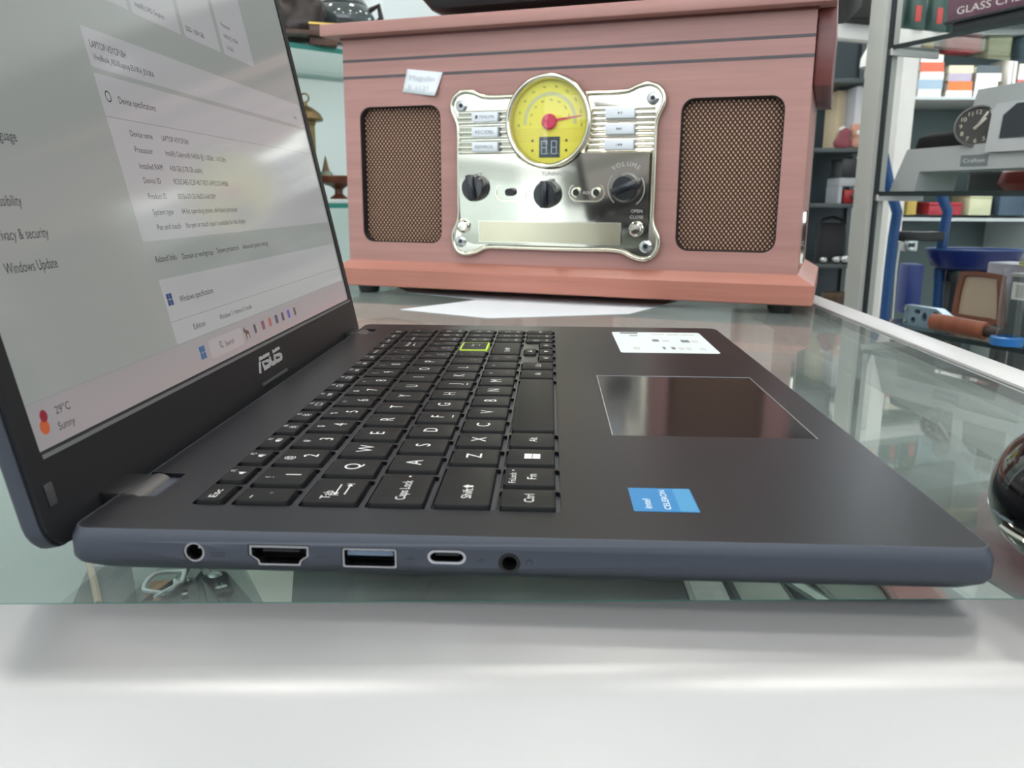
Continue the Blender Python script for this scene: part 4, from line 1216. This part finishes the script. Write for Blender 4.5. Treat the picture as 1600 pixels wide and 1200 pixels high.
# local x runs along the case front towards the camera, local y is out of the case, so inside is -y... kept as depth
DVX, DVY = 0.40869, -0.91267
MW = frame((0, 0, -FLOOR_Z), (1, 0, 0), (0, 0, 1))           # (a, z) plane of the case front, z axis = out of the case
def inside(m, pts, d0, d1, mi=0):
    return m.prism(pts, -d1, -d0, mi, MW)
DKF = mat('dark_seal', (44, 50, 54), rough=0.4)
MB().box(-34, -6, -8, 20, 0, 2350).build('post', POST, sc, bevel=1)
MB().box(-6, 0, 0, 4, 0, 2350).build('door_seal', DKF, sc, smooth=0)
MB().box(640, 668, -8, 20, 0, 2350).build('post', POST, sc, bevel=1)
for z0 in (294, 106, -72):
    pts = [(0, 2), (660, 2), (660, 380), (0, 380)]
    MB().prism(pts, z0-FLOOR_Z, z0-FLOOR_Z+6, side=1).build('glass_shelf', [SHELFGLASS, mat('shelf_edge_dark', (30, 40, 42), rough=0.2)], sc, smooth=0)
for z0 in (287.5, 99.5):
    MB().box(-4, 2, 0, 84, z0-FLOOR_Z, z0-FLOOR_Z+8.5).build('shelf_bracket', ALU2, sc, bevel=.6)
    MB().box(656, 662, 0, 84, z0-FLOOR_Z, z0-FLOOR_Z+8.5).build('shelf_bracket', ALU2, sc, bevel=.6)
MB().box(0, 660, 0, 390, 0, 560).build('base_cabinet', mat('showcase_base', (40, 40, 42), rough=0.5), sc, bevel=2)
MB().box(-34, 668, -8, 400, 2350, 2380).build('head_rail', POST, sc, bevel=1)
def SCW(a, d, z):                                            # showcase coordinates to world
    return (571.2+a*DVX+d*0.91267, 1000+a*DVY+d*0.40869, z)
def sc_thing(name, label, cat, a, d, z, group=None, rz=0):
    return thing(name, label, cat, SCW(a, d, z), -65.88+rz, group)
# in a sc_thing, local x = along the case front, local -y = towards the aisle... inside is +y
MI = frame((0, 0, 0), (1, 0, 0), (0, 0, 1))                  # outline (x, z), extruded towards -y (aisle)

# grey clock with bench shaped body
GREY = mat('clock_grey', (174, 180, 180), rough=0.5, var=0.05, scale=20)
ck = sc_thing('desk_clock', 'grey bench shaped desk clock with black dial on the glass shelf', 'clock', 0, 20, 112.3)
bench = [(2, 0), (26, 54), (232, 57), (240, 0), (205, 0), (200, 26), (50, 25), (45, 0)]
MB().prism(bench, -70, 0, 0, MI).build('bench_body', GREY, ck, bevel=1.2)
MB().prism([(148, 45), (152, 92), (158, 100), (236, 102), (236, 45)], -60, 5, 0, MI).build('side_housing', mat('clock_light_grey', (192, 197, 198), rough=0.45), ck, bevel=1.5)
MB().prism([(166, 60), (168, 86), (184, 98), (226, 98), (226, 60)], 4.6, 6, 0, MI).build('arch_window', mat('window_dark', (56, 60, 64), rough=0.15), ck, smooth=0)
MB().prism([(109, 122), (230, 126), (232, 50), (92, 50)], -40, -18, 0, MI).build('back_panel', GREY, ck, bevel=2)
MB().loft([[(x, y, 54.5) for x, y in rrect(30, 116, 4, 60, 8, 4)], [(x, y, 68) for x, y in rrect(32, 112, 6, 58, 8, 4)], [(x, y, 74) for x, y in rrect(44, 96, 14, 50, 8, 4)]]).build('black_pad', mat('pad_black', (14, 14, 16), rough=0.7, spec=.2), ck, smooth=50)
MB().box(112, 150, -.8, .2, 30, 43).build('name_plate', mat('plate_grey', (128, 134, 136), rough=0.35, metal=.4), ck, smooth=0)
MB().text('Crafton', frame((131, -.9, 36.5), (1, 0, 0), (0, 0, 1)), 5, 30).build('lettering', mat('plate_print', (206, 210, 210), rough=0.5), ck, smooth=0)
# dial faces along the aisle towards the camera
dn = Vector((0.55, -0.80, 0.30)).normalized(); dx = Vector((0.80, 0.55, 0)).normalized(); dy = dn.cross(dx)
MD = frame((123, 8, 77), dx, dy)
dl = MB().lathe([(24, -3), (26, 0), (26, 2), (23.5, 3), (23.5, 1)], 48, 0, MD, caps=False).build('dial_ring', mat('ring_grey', (96, 98, 98), rough=0.4), ck)
df_ = MB().lathe([(23.6, 0), (23.6, 1.2), (0, 1.2)], 48, 0, MD, caps=False).build('dial', mat('dial_black', (30, 28, 26), rough=0.5), ck)
m = MB()
for n_ in range(1, 13):
    a = PI/2-n_*PI/6
    m.text(str(n_), MD @ Matrix.Translation((18*math.cos(a), 18*math.sin(a), 1.4)), 5.6)
m.build('numeral', mat('numeral_cream', (190, 184, 168), rough=0.6), df_, smooth=0)
m = MB()
for a, l, w in ((PI/2-.5, 20, 1.2), (PI/2-.68, 13, 1.7)):
    m.box(-5, l, -w, w, 1.6, 2.2, 0, MD @ Matrix.Rotation(a, 4, 'Z'))
m.build('hand', mat('hand_cream', (206, 202, 190), rough=0.5), df_, smooth=0)

# boxed chess set on the upper shelf
t = sc_thing('black_tray', 'black tray box under the chess set on the upper glass shelf', 'box', 66, 20, 300.2)
MB().box(10, 330, 0, 180, 0, 15).build('tray', mat('tray_black', (36, 38, 42), rough=0.5), t, bevel=2)
MB().box(0, 338, -4, 184, 14, 17.6).build('tray_lip', mat('tray_black', (36, 38, 42)), t, bevel=1)
t = sc_thing('chess_box', 'purple marbled glass chess game box on the upper glass shelf', 'box', 66, 20, 318)
mm = mat('marbled_purple', (112, 74, 92), rough=0.35, var=0.55, scale=45)
MB().box(0, 330, 0, 180, 0, 46).build('carton', mm, t, bevel=1)
MB().text('GLASS CHESS', frame((66, -.3, 10.5), (1, 0, 0), (0, 0, 1)), 9, 102).build('lettering', mat('box_white', (226, 220, 214), rough=0.5), t, smooth=0)

# red and white things behind and under the clock
t = sc_thing('red_bag', 'crumpled dark red bag behind the grey clock legs', 'bag', 120, 130, 112.4)
MB().lathe([(24, 0), (34, 10), (30, 24), (18, 32), (6, 34)], 14).build('bag_body', mat('bag_red', (134, 48, 40), rough=0.45, var=.3, scale=50), t)
MB().lathe([(5, 33), (3, 38), (9, 44)], 10).build('bag_neck', mat('bag_red2', (150, 66, 50), rough=0.5), t)
t = sc_thing('grey_tin', 'dark grey rounded tin under the grey clock', 'tin', 70, 130, 112.4)
MB().prism(rrect(-26, 40, -20, 30, 8, 4), 0, 22).build('tin_body', mat('tin_grey', (74, 78, 78), rough=0.4), t, bevel=2)
MB().prism(rrect(-27, 41, -21, 31, 8, 4), 22, 25).build('tin_lid', mat('tin_lid', (88, 92, 92), rough=0.4), t, bevel=1)

# lower shelf: things standing below the clock shelf
LZ = -65.8
t = sc_thing('framed_panel', 'tan panel in a brown leather frame leaning on the lower showcase shelf', 'frame', 74, 120, LZ)
fr_o = catmull([(-28, 2), (-34, 56), (-26, 66), (26, 66), (32, 58), (50, 2), (40, -1), (-20, -1)], 3)
fr_i = [(x*.80+1, (z-32)*.80+33) for x, z in fr_o]
f_ = frame((0, 0, 4), (1, 0, 0), (0, .25, 1))
MB().plate(fr_o, [fr_i], 0, 9, 0, f_).build('leather_rim', mat('rim_brown', (112, 64, 46), rough=0.5, var=.2), t, smooth=30)
MB().prism(fr_i, 1, 5, 0, f_).build('panel', mat('panel_tan', (176, 156, 136), rough=0.7, var=.06), t, smooth=0)
t = sc_thing('lilac_box', 'pale lilac box with dark red spine behind the leather frame', 'box', 96, 170, LZ)
MB().box(-50, 38, 0, 50, 0, 82).build('carton', mat('lilac', (164, 158, 172), rough=0.4), t, bevel=2)
MB().box(38, 50, -2, 52, 0, 80).build('spine', mat('maroon', (92, 40, 50), rough=0.4), t, bevel=2)
for k, lab in enumerate(('grey battery block with barcode label beside the leather frame', 'grey battery block with barcode label at the right picture edge')):
    t = sc_thing('battery_block', lab, 'battery', 168+44*k, 90, LZ, 'battery blocks')
    MB().box(-20, 20, 0, 46, 0, 72).build('casing', mat('battery_grey', (72, 78, 82), rough=0.45), t, bevel=1.5)
    MB().box(-21, 21, -1, 47, 72, 77).build('cover', mat('battery_top', (150, 152, 148), rough=0.4), t, bevel=1)
    MB().box(-17, 17, -.8, 0, 44, 66).build('label', mat('label_white', (206, 206, 200), rough=0.6), t, smooth=0)
    m = MB()
    x = -11
    while x < 12:
        w = random.choice((.6, .9, 1.5)); m.box(x, x+w, -1.0, -.8, 47, 63); x += w+random.choice((.8, 1.2))
    m.build('barcode', mat('bar_grey', (150, 150, 148), rough=0.6), t, smooth=0)
    for xx in (-10, 10):
        MB().lathe([(3, 77), (3, 82), (0, 82.5)], 12).build('terminal', STEEL, t, (xx, 20, 0))
t = sc_thing('wire_coil', 'yellowish coil of wire on top of the battery blocks', 'wire', 190, 100, LZ+82.6)
MB().tube([(34*math.cos(a/3)-6, 12*math.sin(a/3), 2+.5*a/3) for a in range(0, 30)], 1.5, 6).build('loop', mat('wire_yellow', (164, 156, 96), rough=0.5), t)
MB().box(0, 26, -8, 6, 0, 8).build('plug', mat('wire_yellow2', (150, 146, 92), rough=0.5), t, bevel=2)
t = sc_thing('perforated_tool', 'pale blue grey tool head with oval holes on the lower showcase shelf', 'tool', 62, 40, LZ)
po = [(-18, 0), (34, 0), (46, 6), (58, 6), (58, 18), (48, 20), (34, 27), (-18, 27)]
MB().plate(po, [circ(4, 20, 5, 14, 3), circ(-2, 8, 4, 14), circ(16, 14, 4, 14, 6), circ(34, 19, 5.5, 14, 4)], 0, 14, 0, MI).build('head', mat('tool_blue_grey', (128, 148, 162), rough=0.35, metal=.3), t, bevel=0)
MB().prism([(-17, 1), (33, 1), (46, 7), (57, 7), (57, 17), (47, 19), (33, 26), (-17, 26)], -3, 0, 0, MI).build('back_plate', DKF, t, smooth=0)
for z in (5, 22):
    MB().lathe([(3, 0), (3, 3), (0, 4)], 14, 0, frame((-14, -14, z), (1, 0, 0), (0, 0, 1))).build('stud', STEEL, t)
t = sc_thing('leather_sheath', 'brown ribbed leather sheath lying in front of the perforated tool', 'sheath', 104, 14, LZ+2)
MB().tube([(0, 0, 10), (20, -2, 11), (50, -2, 10), (78, 0, 9)], 11, 14, ry=9).build('sheath_body', wood_mat('sheath_brown', (120, 62, 40), (146, 82, 54), rough=.5, stretch=(60, 8, 8), coat=0), t)
MB().tube([(78, 0, 9), (96, 2, 8)], 7, 12).build('grip', mat('grip_dark', (50, 36, 30), rough=.6), t)
t = sc_thing('blue_ring', 'blue plastic ring base of a clear tube at the right edge', 'ring', 214, 10, LZ)
MB().lathe([(18, 0), (18, 9), (13, 10), (13, 0)], 28, caps=False).build('ring_base', mat('ring_blue', (36, 108, 176), rough=.35), t)
MB().lathe([(13, 1), (13, 90)], 28, caps=False).build('clear_tube', CLEAR, t)
# dark things on the base cabinet below
t = sc_thing('baseball_cap', 'black cap with yellow stitched band below the lower shelf', 'cap', 100, 60, -369.5)
MB().lathe([(70, 0), (74, 20), (66, 70), (44, 110), (0, 126)], 32).build('crown', mat('cap_black', (26, 26, 28), rough=.8, bump=.3), t)
MB().lathe([(75, 62), (74, 74), (66, 76)], 32, caps=False).build('band', mat('cap_band', (104, 88, 30), rough=.7), t)
t = sc_thing('magenta_box', 'magenta box in the base of the showcase', 'box', 250, 30, -369.5)
MB().box(-60, 60, 0, 80, 0, 110).build('carton', mat('magenta', (140, 30, 66), rough=.4), t, bevel=2)
MB().box(-61, 61, -1, 81, 84, 110.5).build('carton_lid', mat('magenta_lid', (150, 40, 76), rough=.4), t, bevel=2)

# ------------------------------------------------------------------ beyond the showcase: blue frame, tray
BLUE = mat('frame_blue', (30, 76, 130), rough=0.35, var=.08)
DBLUE = mat('tray_blue', (22, 40, 104), rough=0.3, var=.1)
base = Vector((705.3, 1260.0, -100.2))
t = thing('blue_stand', 'bent blue metal stand with black crossbar behind the showcase post', 'stand', tuple(base))
def rel(p): return tuple(Vector(p)-base)
for nm, pp in (('bent_bar', [(672.6, 1260.0, 173.4), (691.1, 1260.0, 113.9), (705.0, 1260.0, 80.6), (702.8, 1260.0, 40.6), (701.9, 1260.0, -12.9), (702.1, 1260.0, -100.3)]),
               ('bent_bar', [(775.6, 1300.0, 167.4), (788.0, 1300.0, 114.7), (805.6, 1300.0, 82.8), (803.3, 1300.0, 55.8), (802.4, 1300.0, 6.8), (808.6, 1300.0, -104.7)])):
    MB().tube([rel(q) for q in pp], 7, 8, ry=9).build(nm, BLUE, t, smooth=50)
a_, b_ = Vector(rel((715.1, 1275.0, 40.0))), Vector(rel((791.8, 1290.0, 42.1)))
MB().box(a_.x, b_.x, a_.y-6, b_.y+6, a_.z-7, a_.z+9).build('crossbar', BLACKP, t, bevel=2)
a_ = Vector(rel((732.8, 1265.0, 25.7)))
MB().box(a_.x-11, a_.x+10, a_.y-10, a_.y+12, a_.z-9, a_.z+9).build('clamp', STEEL, t, bevel=2)
MB().box(a_.x-6, a_.x+5, a_.y-10.6, a_.y-9.8, a_.z-2, a_.z+5).build('clamp_hole', DKF, t, smooth=0)
MB().tube([rel((712.9, 1262.0, 32.1)), rel((711.2, 1262.0, -13.0)), rel((713.7, 1262.0, -100.4))], 4.5, 8).build('rod', STEEL, t)
a_, b_ = Vector(rel((736.8, 1290.0, -90.6))), Vector(rel((764.8, 1290.0, -6.0)))
MB().box(a_.x, b_.x, a_.y-20, a_.y+20, a_.z, b_.z).build('blue_body', mat('body_blue', (34, 52, 120), rough=.4), t, bevel=3)
t = thing('blue_tray', 'deep blue boat shaped tray behind the showcase shelves', 'tray', (854.5, 1290.0, -15.0))
k_ = 1.03
m = MB()
def br(sx, sy, z): return [(sx*math.cos(2*PI*i/36), sy*math.sin(2*PI*i/36), z) for i in range(36)]
m.loft([br(58, 34, 0), br(70, 40, 6), br(82, 46, 34), br(78, 43, 34), br(64, 36, 8)])
m.build('tray_bowl', DBLUE, t, smooth=50)
MB().tube([(x, y, 34) for x, y, z in br(81, 45.5, 0)], 1.4, 6, closed=True).build('tray_rim', BLUE, t)
tt = thing('tray_table', 'dark low table under the blue tray behind the showcase', 'table', tuple(Vector((854.5, 1290.0, -15.0))*1.0))
tt.location.z = FLOOR_Z*S
hz = Vector((854.5, 1290.0, -15.0)).z-FLOOR_Z
MB().box(-40, 100, -30, 60, hz-22, hz-.4).build('table_top', mat('table_dark', (44, 48, 48), rough=.5), tt, bevel=2)
for x in (-36, 75):
    for y in (-25, 35):
        MB().box(x, x+20, y, y+20, 0, hz-22).build('leg', mat('table_dark', (44, 48, 48)), tt, smooth=0)

# ------------------------------------------------------------------ white cabinet frame and far shelves
ca, cb = Vector((731.5, 1700.0, 446.4)), Vector((1031.0, 1830.0, 438.9))
ang = math.degrees(math.atan2(cb.y-ca.y, cb.x-ca.x))
ztop = (ca.z+cb.z)/2
t = thing('white_frame_cabinet', 'white framed open cabinet standing behind the showcase post', 'cabinet', (ca.x, ca.y, FLOOR_Z), ang)
Lf = (cb-ca).xy.length
WF = mat('white_frame', (226, 224, 220), rough=.5)
H_ = ztop-FLOOR_Z
MB().box(-170, Lf+60, -14, 14, H_-15, H_+15).build('top_rail', WF, t, bevel=1)
pxw = Vector((898.3, 1765.0, 256.0))
along = (pxw-ca).xy.length
MB().box(along-22, along+22, -13, 13, 0, H_-15).build('upright', WF, t, bevel=1)
MB().box(-170, -130, -13, 13, 0, H_-15).build('upright', WF, t, bevel=1)
MB().box(-60, Lf+60, 14, 34, H_-12, H_-2).build('top_board', mat('frame_board', (160, 166, 164), rough=.5), t, smooth=0)
MB().box(-60, Lf+60, -10, 44, 300, 320).build('bottom_board', WF, t, smooth=0)

def book(name, label, pos, w, d, h, rz, c, group, cat='book'):
    t = thing(name, label, cat, pos, rz, group)
    mm = mat('cover_'+'_'.join(map(str, c)), c, rough=.4, var=.08)
    m = MB().box(0, w, 0, d, 0, 1.6).box(0, w, 0, d, h-1.6, h).box(0, w, 0, 1.6, 1.6, h-1.6)
    m.build('cover', mm, t, smooth=0)
    MB().box(1.5, w-1.5, 1.7, d-2, 1.6, h-1.6).build('pages', mat('page_block', (222, 218, 206), rough=.8), t, smooth=0)
    return t
# far shelf with stacked books, seen through the showcase
bs = Vector((1115.3, 2250.0, 374.9))
t = thing('book_rack', 'white far rack stacked with pale books beyond the showcase', 'rack', (bs.x-30, 2230, FLOOR_Z))
RZ = bs.z-FLOOR_Z
RK = mat('rack_white', (198, 206, 206), rough=.5)
for k, z in enumerate((RZ-8, RZ-330, RZ+190)):
    MB().box(0, 760, 0, 260, z, z+8).build('shelf_board', RK, t, smooth=0)
for x in (-16, 380, 760):
    MB().box(x, x+16, 0, 260, 0, 2000).build('upright', RK, t, smooth=0)
MB().box(-16, 776, 260, 270, 0, 2000).build('back_board', mat('rack_back', (92, 108, 108), rough=.6), t, smooth=0)
pal = [(212, 208, 198), (224, 222, 214), (196, 96, 70), (150, 170, 186), (206, 196, 168), (190, 108, 104), (170, 160, 176), (228, 226, 222), (206, 118, 66), (84, 94, 96)]
cols = {(212, 208, 198): 'cream', (224, 222, 214): 'white', (196, 96, 70): 'brick red', (150, 170, 186): 'pale blue', (206, 196, 168): 'beige', (190, 108, 104): 'rose',
        (170, 160, 176): 'lilac', (228, 226, 222): 'bright white', (206, 118, 66): 'orange', (84, 94, 96): 'slate'}
place = ['lowest', 'second', 'third', 'fourth', 'fifth', 'sixth']
stn = ['first', 'second', 'third', 'fourth', 'fifth']
for sidx, (px0, seq) in enumerate(((0, [1, 3, 0, 2, 1, 4]), (78, [7, 8, 6, 4]), (150, [7, 1, 7, 9]), (262, [3, 5, 1, 0]), (430, [1, 9, 2, 4]))):
    z = bs.z+.2
    for k, ci in enumerate(seq):
        h = random.choice((16, 20, 24)); w = random.uniform(58, 68)
        book('book', '%s book, %s up in the %s stack on the far rack' % (cols[pal[ci]], place[k], stn[sidx]),
             (bs.x+2+px0+random.uniform(-2, 2), 2242, z), w, 120, h, 0, pal[ci], 'books stacked on the far rack')
        z += h+.2
for k in range(2):
    t = book('book', 'narrow white book standing upright on the far rack, ' + ('left' if k == 0 else 'right') + ' one of the pair', (bs.x+238+11*k, 2242, bs.z+.2), 8, 110, 100, 0, (222, 220, 214), 'books standing on the far rack')
# things on the lower board of the rack
lz = bs.z-322+8
for (x, w, h, c, nm, lab, cat) in ((10, 26, 96, (196, 168, 84), 'yellow_folder', 'yellow folder standing at the left of the far rack lower board', 'folder'),
                                 (70, 90, 34, (164, 44, 56), 'red_box', 'red box on the lower board of the far rack', 'box'),
                                 (180, 60, 60, (204, 206, 170), 'pale_yellow_box', 'pale yellow box on the lower board of the far rack', 'box'),
                                 (262, 70, 120, (70, 88, 104), 'slate_box', 'slate blue box on the lower board of the far rack', 'box')):
    t = thing(nm, lab, cat, (bs.x+x, 2250, lz+.2))
    MB().box(0, w, 0, 110, 0, h*.8).build('box_body', mat(nm+'_a', c, rough=.5), t, bevel=2)
    MB().box(-1, w+1, -1, 111, h*.8, h).build('box_lid', mat(nm+'_b', tuple(min(255, int(v*1.08)) for v in c), rough=.5), t, bevel=2)

# aisle shelves between the stereo and the showcase post
am = Vector((812.4, 1900.0, -190.2))
t = thing('aisle_shelf', 'dark steel shelf unit in the aisle between stereo and showcase post', 'shelf', (am.x-80, 1880, FLOOR_Z))
SHF = mat('shelf_steel', (74, 80, 82), rough=.45, metal=.3)
zs = [(816.0, 1900.0, -51.6)[2], (803.4, 1900.0, 92.0)[2], (792.3, 1900.0, 219.7)[2], (828.0, 1900.0, -190.0)[2], (778.7, 1900.0, 375.2)[2]]
for z in zs:
    MB().box(0, 192, 0, 240, z-FLOOR_Z-10, z-FLOOR_Z).build('shelf_board', SHF, t, bevel=1)
for x in (0, 180):
    for y in (0, 228):
        MB().box(x, x+12, y, y+12, 0, 1800).build('upright', SHF, t, smooth=0)
MB().box(0, 192, 241, 246, 0, 1800).build('back_sheet', mat('back_sheet', (48, 60, 66), rough=.5), t, smooth=0)
def ais(px, py, zi, Y=1900):
    return (px, Y, zs[zi]+.2)
X = lambda px: am.x + (px-1290)*1.6
t = thing('white_lamp', 'white dome lamp on the top board of the aisle shelf', 'lamp', ais(X(1338), 0, 4, 1930))
MB().lathe([(26, 0), (26, 6), (8, 10), (7, 34)], 24).build('stem', WHITEP, t)
MB().lathe([(38, 30), (36, 52), (24, 76), (0, 84)], 30).build('shade', mat('lamp_white', (236, 234, 228), rough=.4), t)
t = thing('cream_folder', 'cream upright folder on the third aisle shelf board by the stereo', 'folder', ais(X(1292), 0, 2, 1960))
MB().box(0, 18, 0, 90, 0, 138).build('cover', mat('cream_cover', (226, 204, 168), rough=.6), t, bevel=1)
MB().box(18.2, 24, 2, 88, 0, 134).build('pages', mat('page_block', (222, 218, 206)), t, smooth=0)
t = thing('white_folder', 'white upright folder beside the cream one on the aisle shelf', 'folder', ais(X(1306), 0, 2))
MB().box(0, 14, 0, 90, 0, 140).build('cover', mat('white_cover', (208, 206, 210), rough=.6), t, bevel=1)
MB().box(14.2, 20, 2, 88, 0, 136).build('pages', mat('page_block', (222, 218, 206)), t, smooth=0)
t = lump('plush_toy', 'small red and pink toy on the aisle shelf beside the stereo', 'toy', ais(X(1288), 0, 2, 1885), [(0, 0, 14, 16), (4, -4, 34, 13), (-10, 0, 10, 10), (14, 0, 10, 10)], mat('toy_red', (142, 74, 84), rough=.7, var=.3, scale=60))
MB().lathe([(10, 40), (9, 46), (0, 50)], 16).build('cap', WHITEP, t)
t = lump('orange_toy', 'small orange toy on the aisle shelf between the red and yellow toys', 'toy', ais(X(1308), 0, 2, 1886), [(0, 0, 12, 14), (0, -2, 34, 14), (-8, 0, 48, 8), (8, 0, 48, 8)], mat('toy_orange', (200, 150, 130), rough=.7, var=.2, scale=60))
MB().lathe([(5, 0), (5, 4), (0, 6)], 12, 0, frame((0, -13, 34), (1, 0, 0), (0, 0, 1))).build('nose', WHITEP, t)
t = lump('yellow_toy', 'yellow toy on the aisle shelf next to the showcase post', 'toy', ais(X(1337), 0, 2, 1886), [(0, 0, 14, 17), (0, -2, 38, 15), (-10, 0, 20, 10), (10, 0, 20, 10)], mat('toy_yellow', (206, 186, 110), rough=.7, var=.2, scale=60))
MB().lathe([(5, 0), (5, 4), (0, 6)], 12, 0, frame((0, -14, 38), (1, 0, 0), (0, 0, 1))).build('nose', WHITEP, t)
t = thing('blue_carton', 'blue and white carton on the aisle shelf behind the yellow toy', 'box', ais(X(1335), 0, 2, 1960))
MB().box(0, 50, 0, 50, 0, 90).build('carton', mat('carton_blue', (60, 120, 180), rough=.4), t, bevel=1)
MB().box(-.5, 50.5, -.5, 50.5, 58, 92).build('white_band', WHITEP, t, bevel=1)
t = thing('black_box', 'black box on the second aisle shelf board', 'box', ais(X(1294), 0, 1, 1894))
MB().box(0, 80, 0, 90, 60, 104).build('box_body', mat('box_black', (36, 40, 42), rough=.4), t, bevel=2)
MB().box(-4, 84, 0, 94, 40, 59.8).build('white_base', mat('base_grey', (176, 178, 184), rough=.5), t, bevel=2)
for x_ in (-4, 76):
    MB().box(x_, x_+8, 0, 94, 0, 40).build('base_leg', mat('base_grey', (176, 178, 184)), t, smooth=0)
t = thing('red_camera', 'small red camera with round black lens under the black box', 'camera', ais(X(1312), 0, 1, 1892))
MB().box(-20, 26, 0, 24, 0, 32).build('camera_body', mat('camera_red', (164, 40, 44), rough=.35), t, bevel=3)
MB().lathe([(14, 0), (14, 12), (11, 13), (10, 6), (0, 6)], 28, 0, frame((10, 0, 17), (1, 0, 0), (0, 0, 1)), caps=False).build('lens', mat('lens_dark', (40, 40, 48), rough=.15), t)
MB().lathe([(14.4, 8), (14.4, 11), (13.6, 12)], 28, 0, frame((10, 0, 17), (1, 0, 0), (0, 0, 1)), caps=False).build('lens_ring', STEEL, t)
bl0 = None
for k, (px, sz) in enumerate(((1277, 9), (1296, 10), (1308, 11), (1316, 12))):
    t = thing('steel_ball', ('leftmost', 'second', 'third', 'rightmost')[k]+' of the shiny balls on the aisle shelf by the stereo', 'ball', ais(X(px), 0, 0, 1890), 0, 'shiny balls on the aisle shelf')
    MB().lathe([(sz*math.sin(i*PI/12), sz-sz*math.cos(i*PI/12)) for i in range(13)], 24).build('ball', STEEL, t, smooth=80)
    MB().lathe([(sz*.5, 0), (sz*.5, 1)], 16).build('stand_ring', BLACKP, t)
t = thing('black_bag', 'black shoulder bag on the lowest aisle shelf boards', 'bag', ais(X(1300), 0, 0, 1960))
MB().loft([[(x, y, 0) for x, y in rrect(-36, 36, -20, 30, 12, 4)], [(x, y, 70) for x, y in rrect(-34, 34, -18, 28, 12, 4)], [(x, y, 96) for x, y in rrect(-30, 30, -8, 16, 7, 4)]]).build('bag_body', mat('bag_black', (24, 24, 27), rough=.6), t, smooth=50)
MB().tube([(-28, 4, 90), (-24, 4, 104), (0, 4, 110), (24, 4, 104), (28, 4, 90)], 4, 8).build('strap', BLACKP, t)
t = thing('jumbled_tin', 'brown tin on the bottom aisle shelf board', 'tin', ais(X(1300), 0, 3, 1900))
MB().lathe([(30, 0), (30, 60), (28, 62)], 28).build('tin_body', mat('tin_brown', (70, 52, 36), rough=.4), t)
MB().lathe([(31, 60), (31, 68), (0, 69)], 28).build('tin_lid', mat('tin_brown_lid', (86, 70, 50), rough=.4), t)
# black hat on top of the white cabinet
t = thing('black_hat', 'black hat with pink ribbon on the white framed cabinet', 'hat', tuple(Vector((762.9, 1720.0, 467.7))))
MB().lathe([(70, 0), (72, 3), (44, 6), (42, 40), (30, 56), (0, 60)], 32).build('crown', mat('hat_black', (24, 24, 26), rough=.8), t)
MB().lathe([(43.6, 6), (43.4, 16)], 32, caps=False).build('ribbon', mat('ribbon_pink', (210, 110, 130), rough=.6), t)
t.location.z = (ztop+15.2)*S

# dark green canisters along the top of the white cabinet
dirx = (cb-ca).xy.normalized()
for k, (d_, lab) in enumerate(((125, 'leftmost'), (185, 'second'), (245, 'third'), (305, 'rightmost'))):
    if d_ > Lf+40:
        continue
    t = thing('green_canister', lab+' dark green canister on top of the white framed cabinet', 'canister', (ca.x+dirx.x*d_, ca.y+dirx.y*d_, ztop+15.2), 0, 'dark green canisters')
    MB().lathe([(22, 0), (24, 3), (24, 70+8*(k % 2)), (20, 78+8*(k % 2)), (12, 84+8*(k % 2))], 24).build('canister_body', mat('canister_green', (58, 84, 78), rough=.4), t)
    MB().lathe([(13, 84+8*(k % 2)), (13, 96+8*(k % 2)), (0, 98+8*(k % 2))], 20).build('canister_lid', BLACKP, t)
    MB().box(-6, 6, -25.2, -23, 14, 46).build('red_label', mat('label_red', (190, 70, 66), rough=.5), t, bevel=.5)
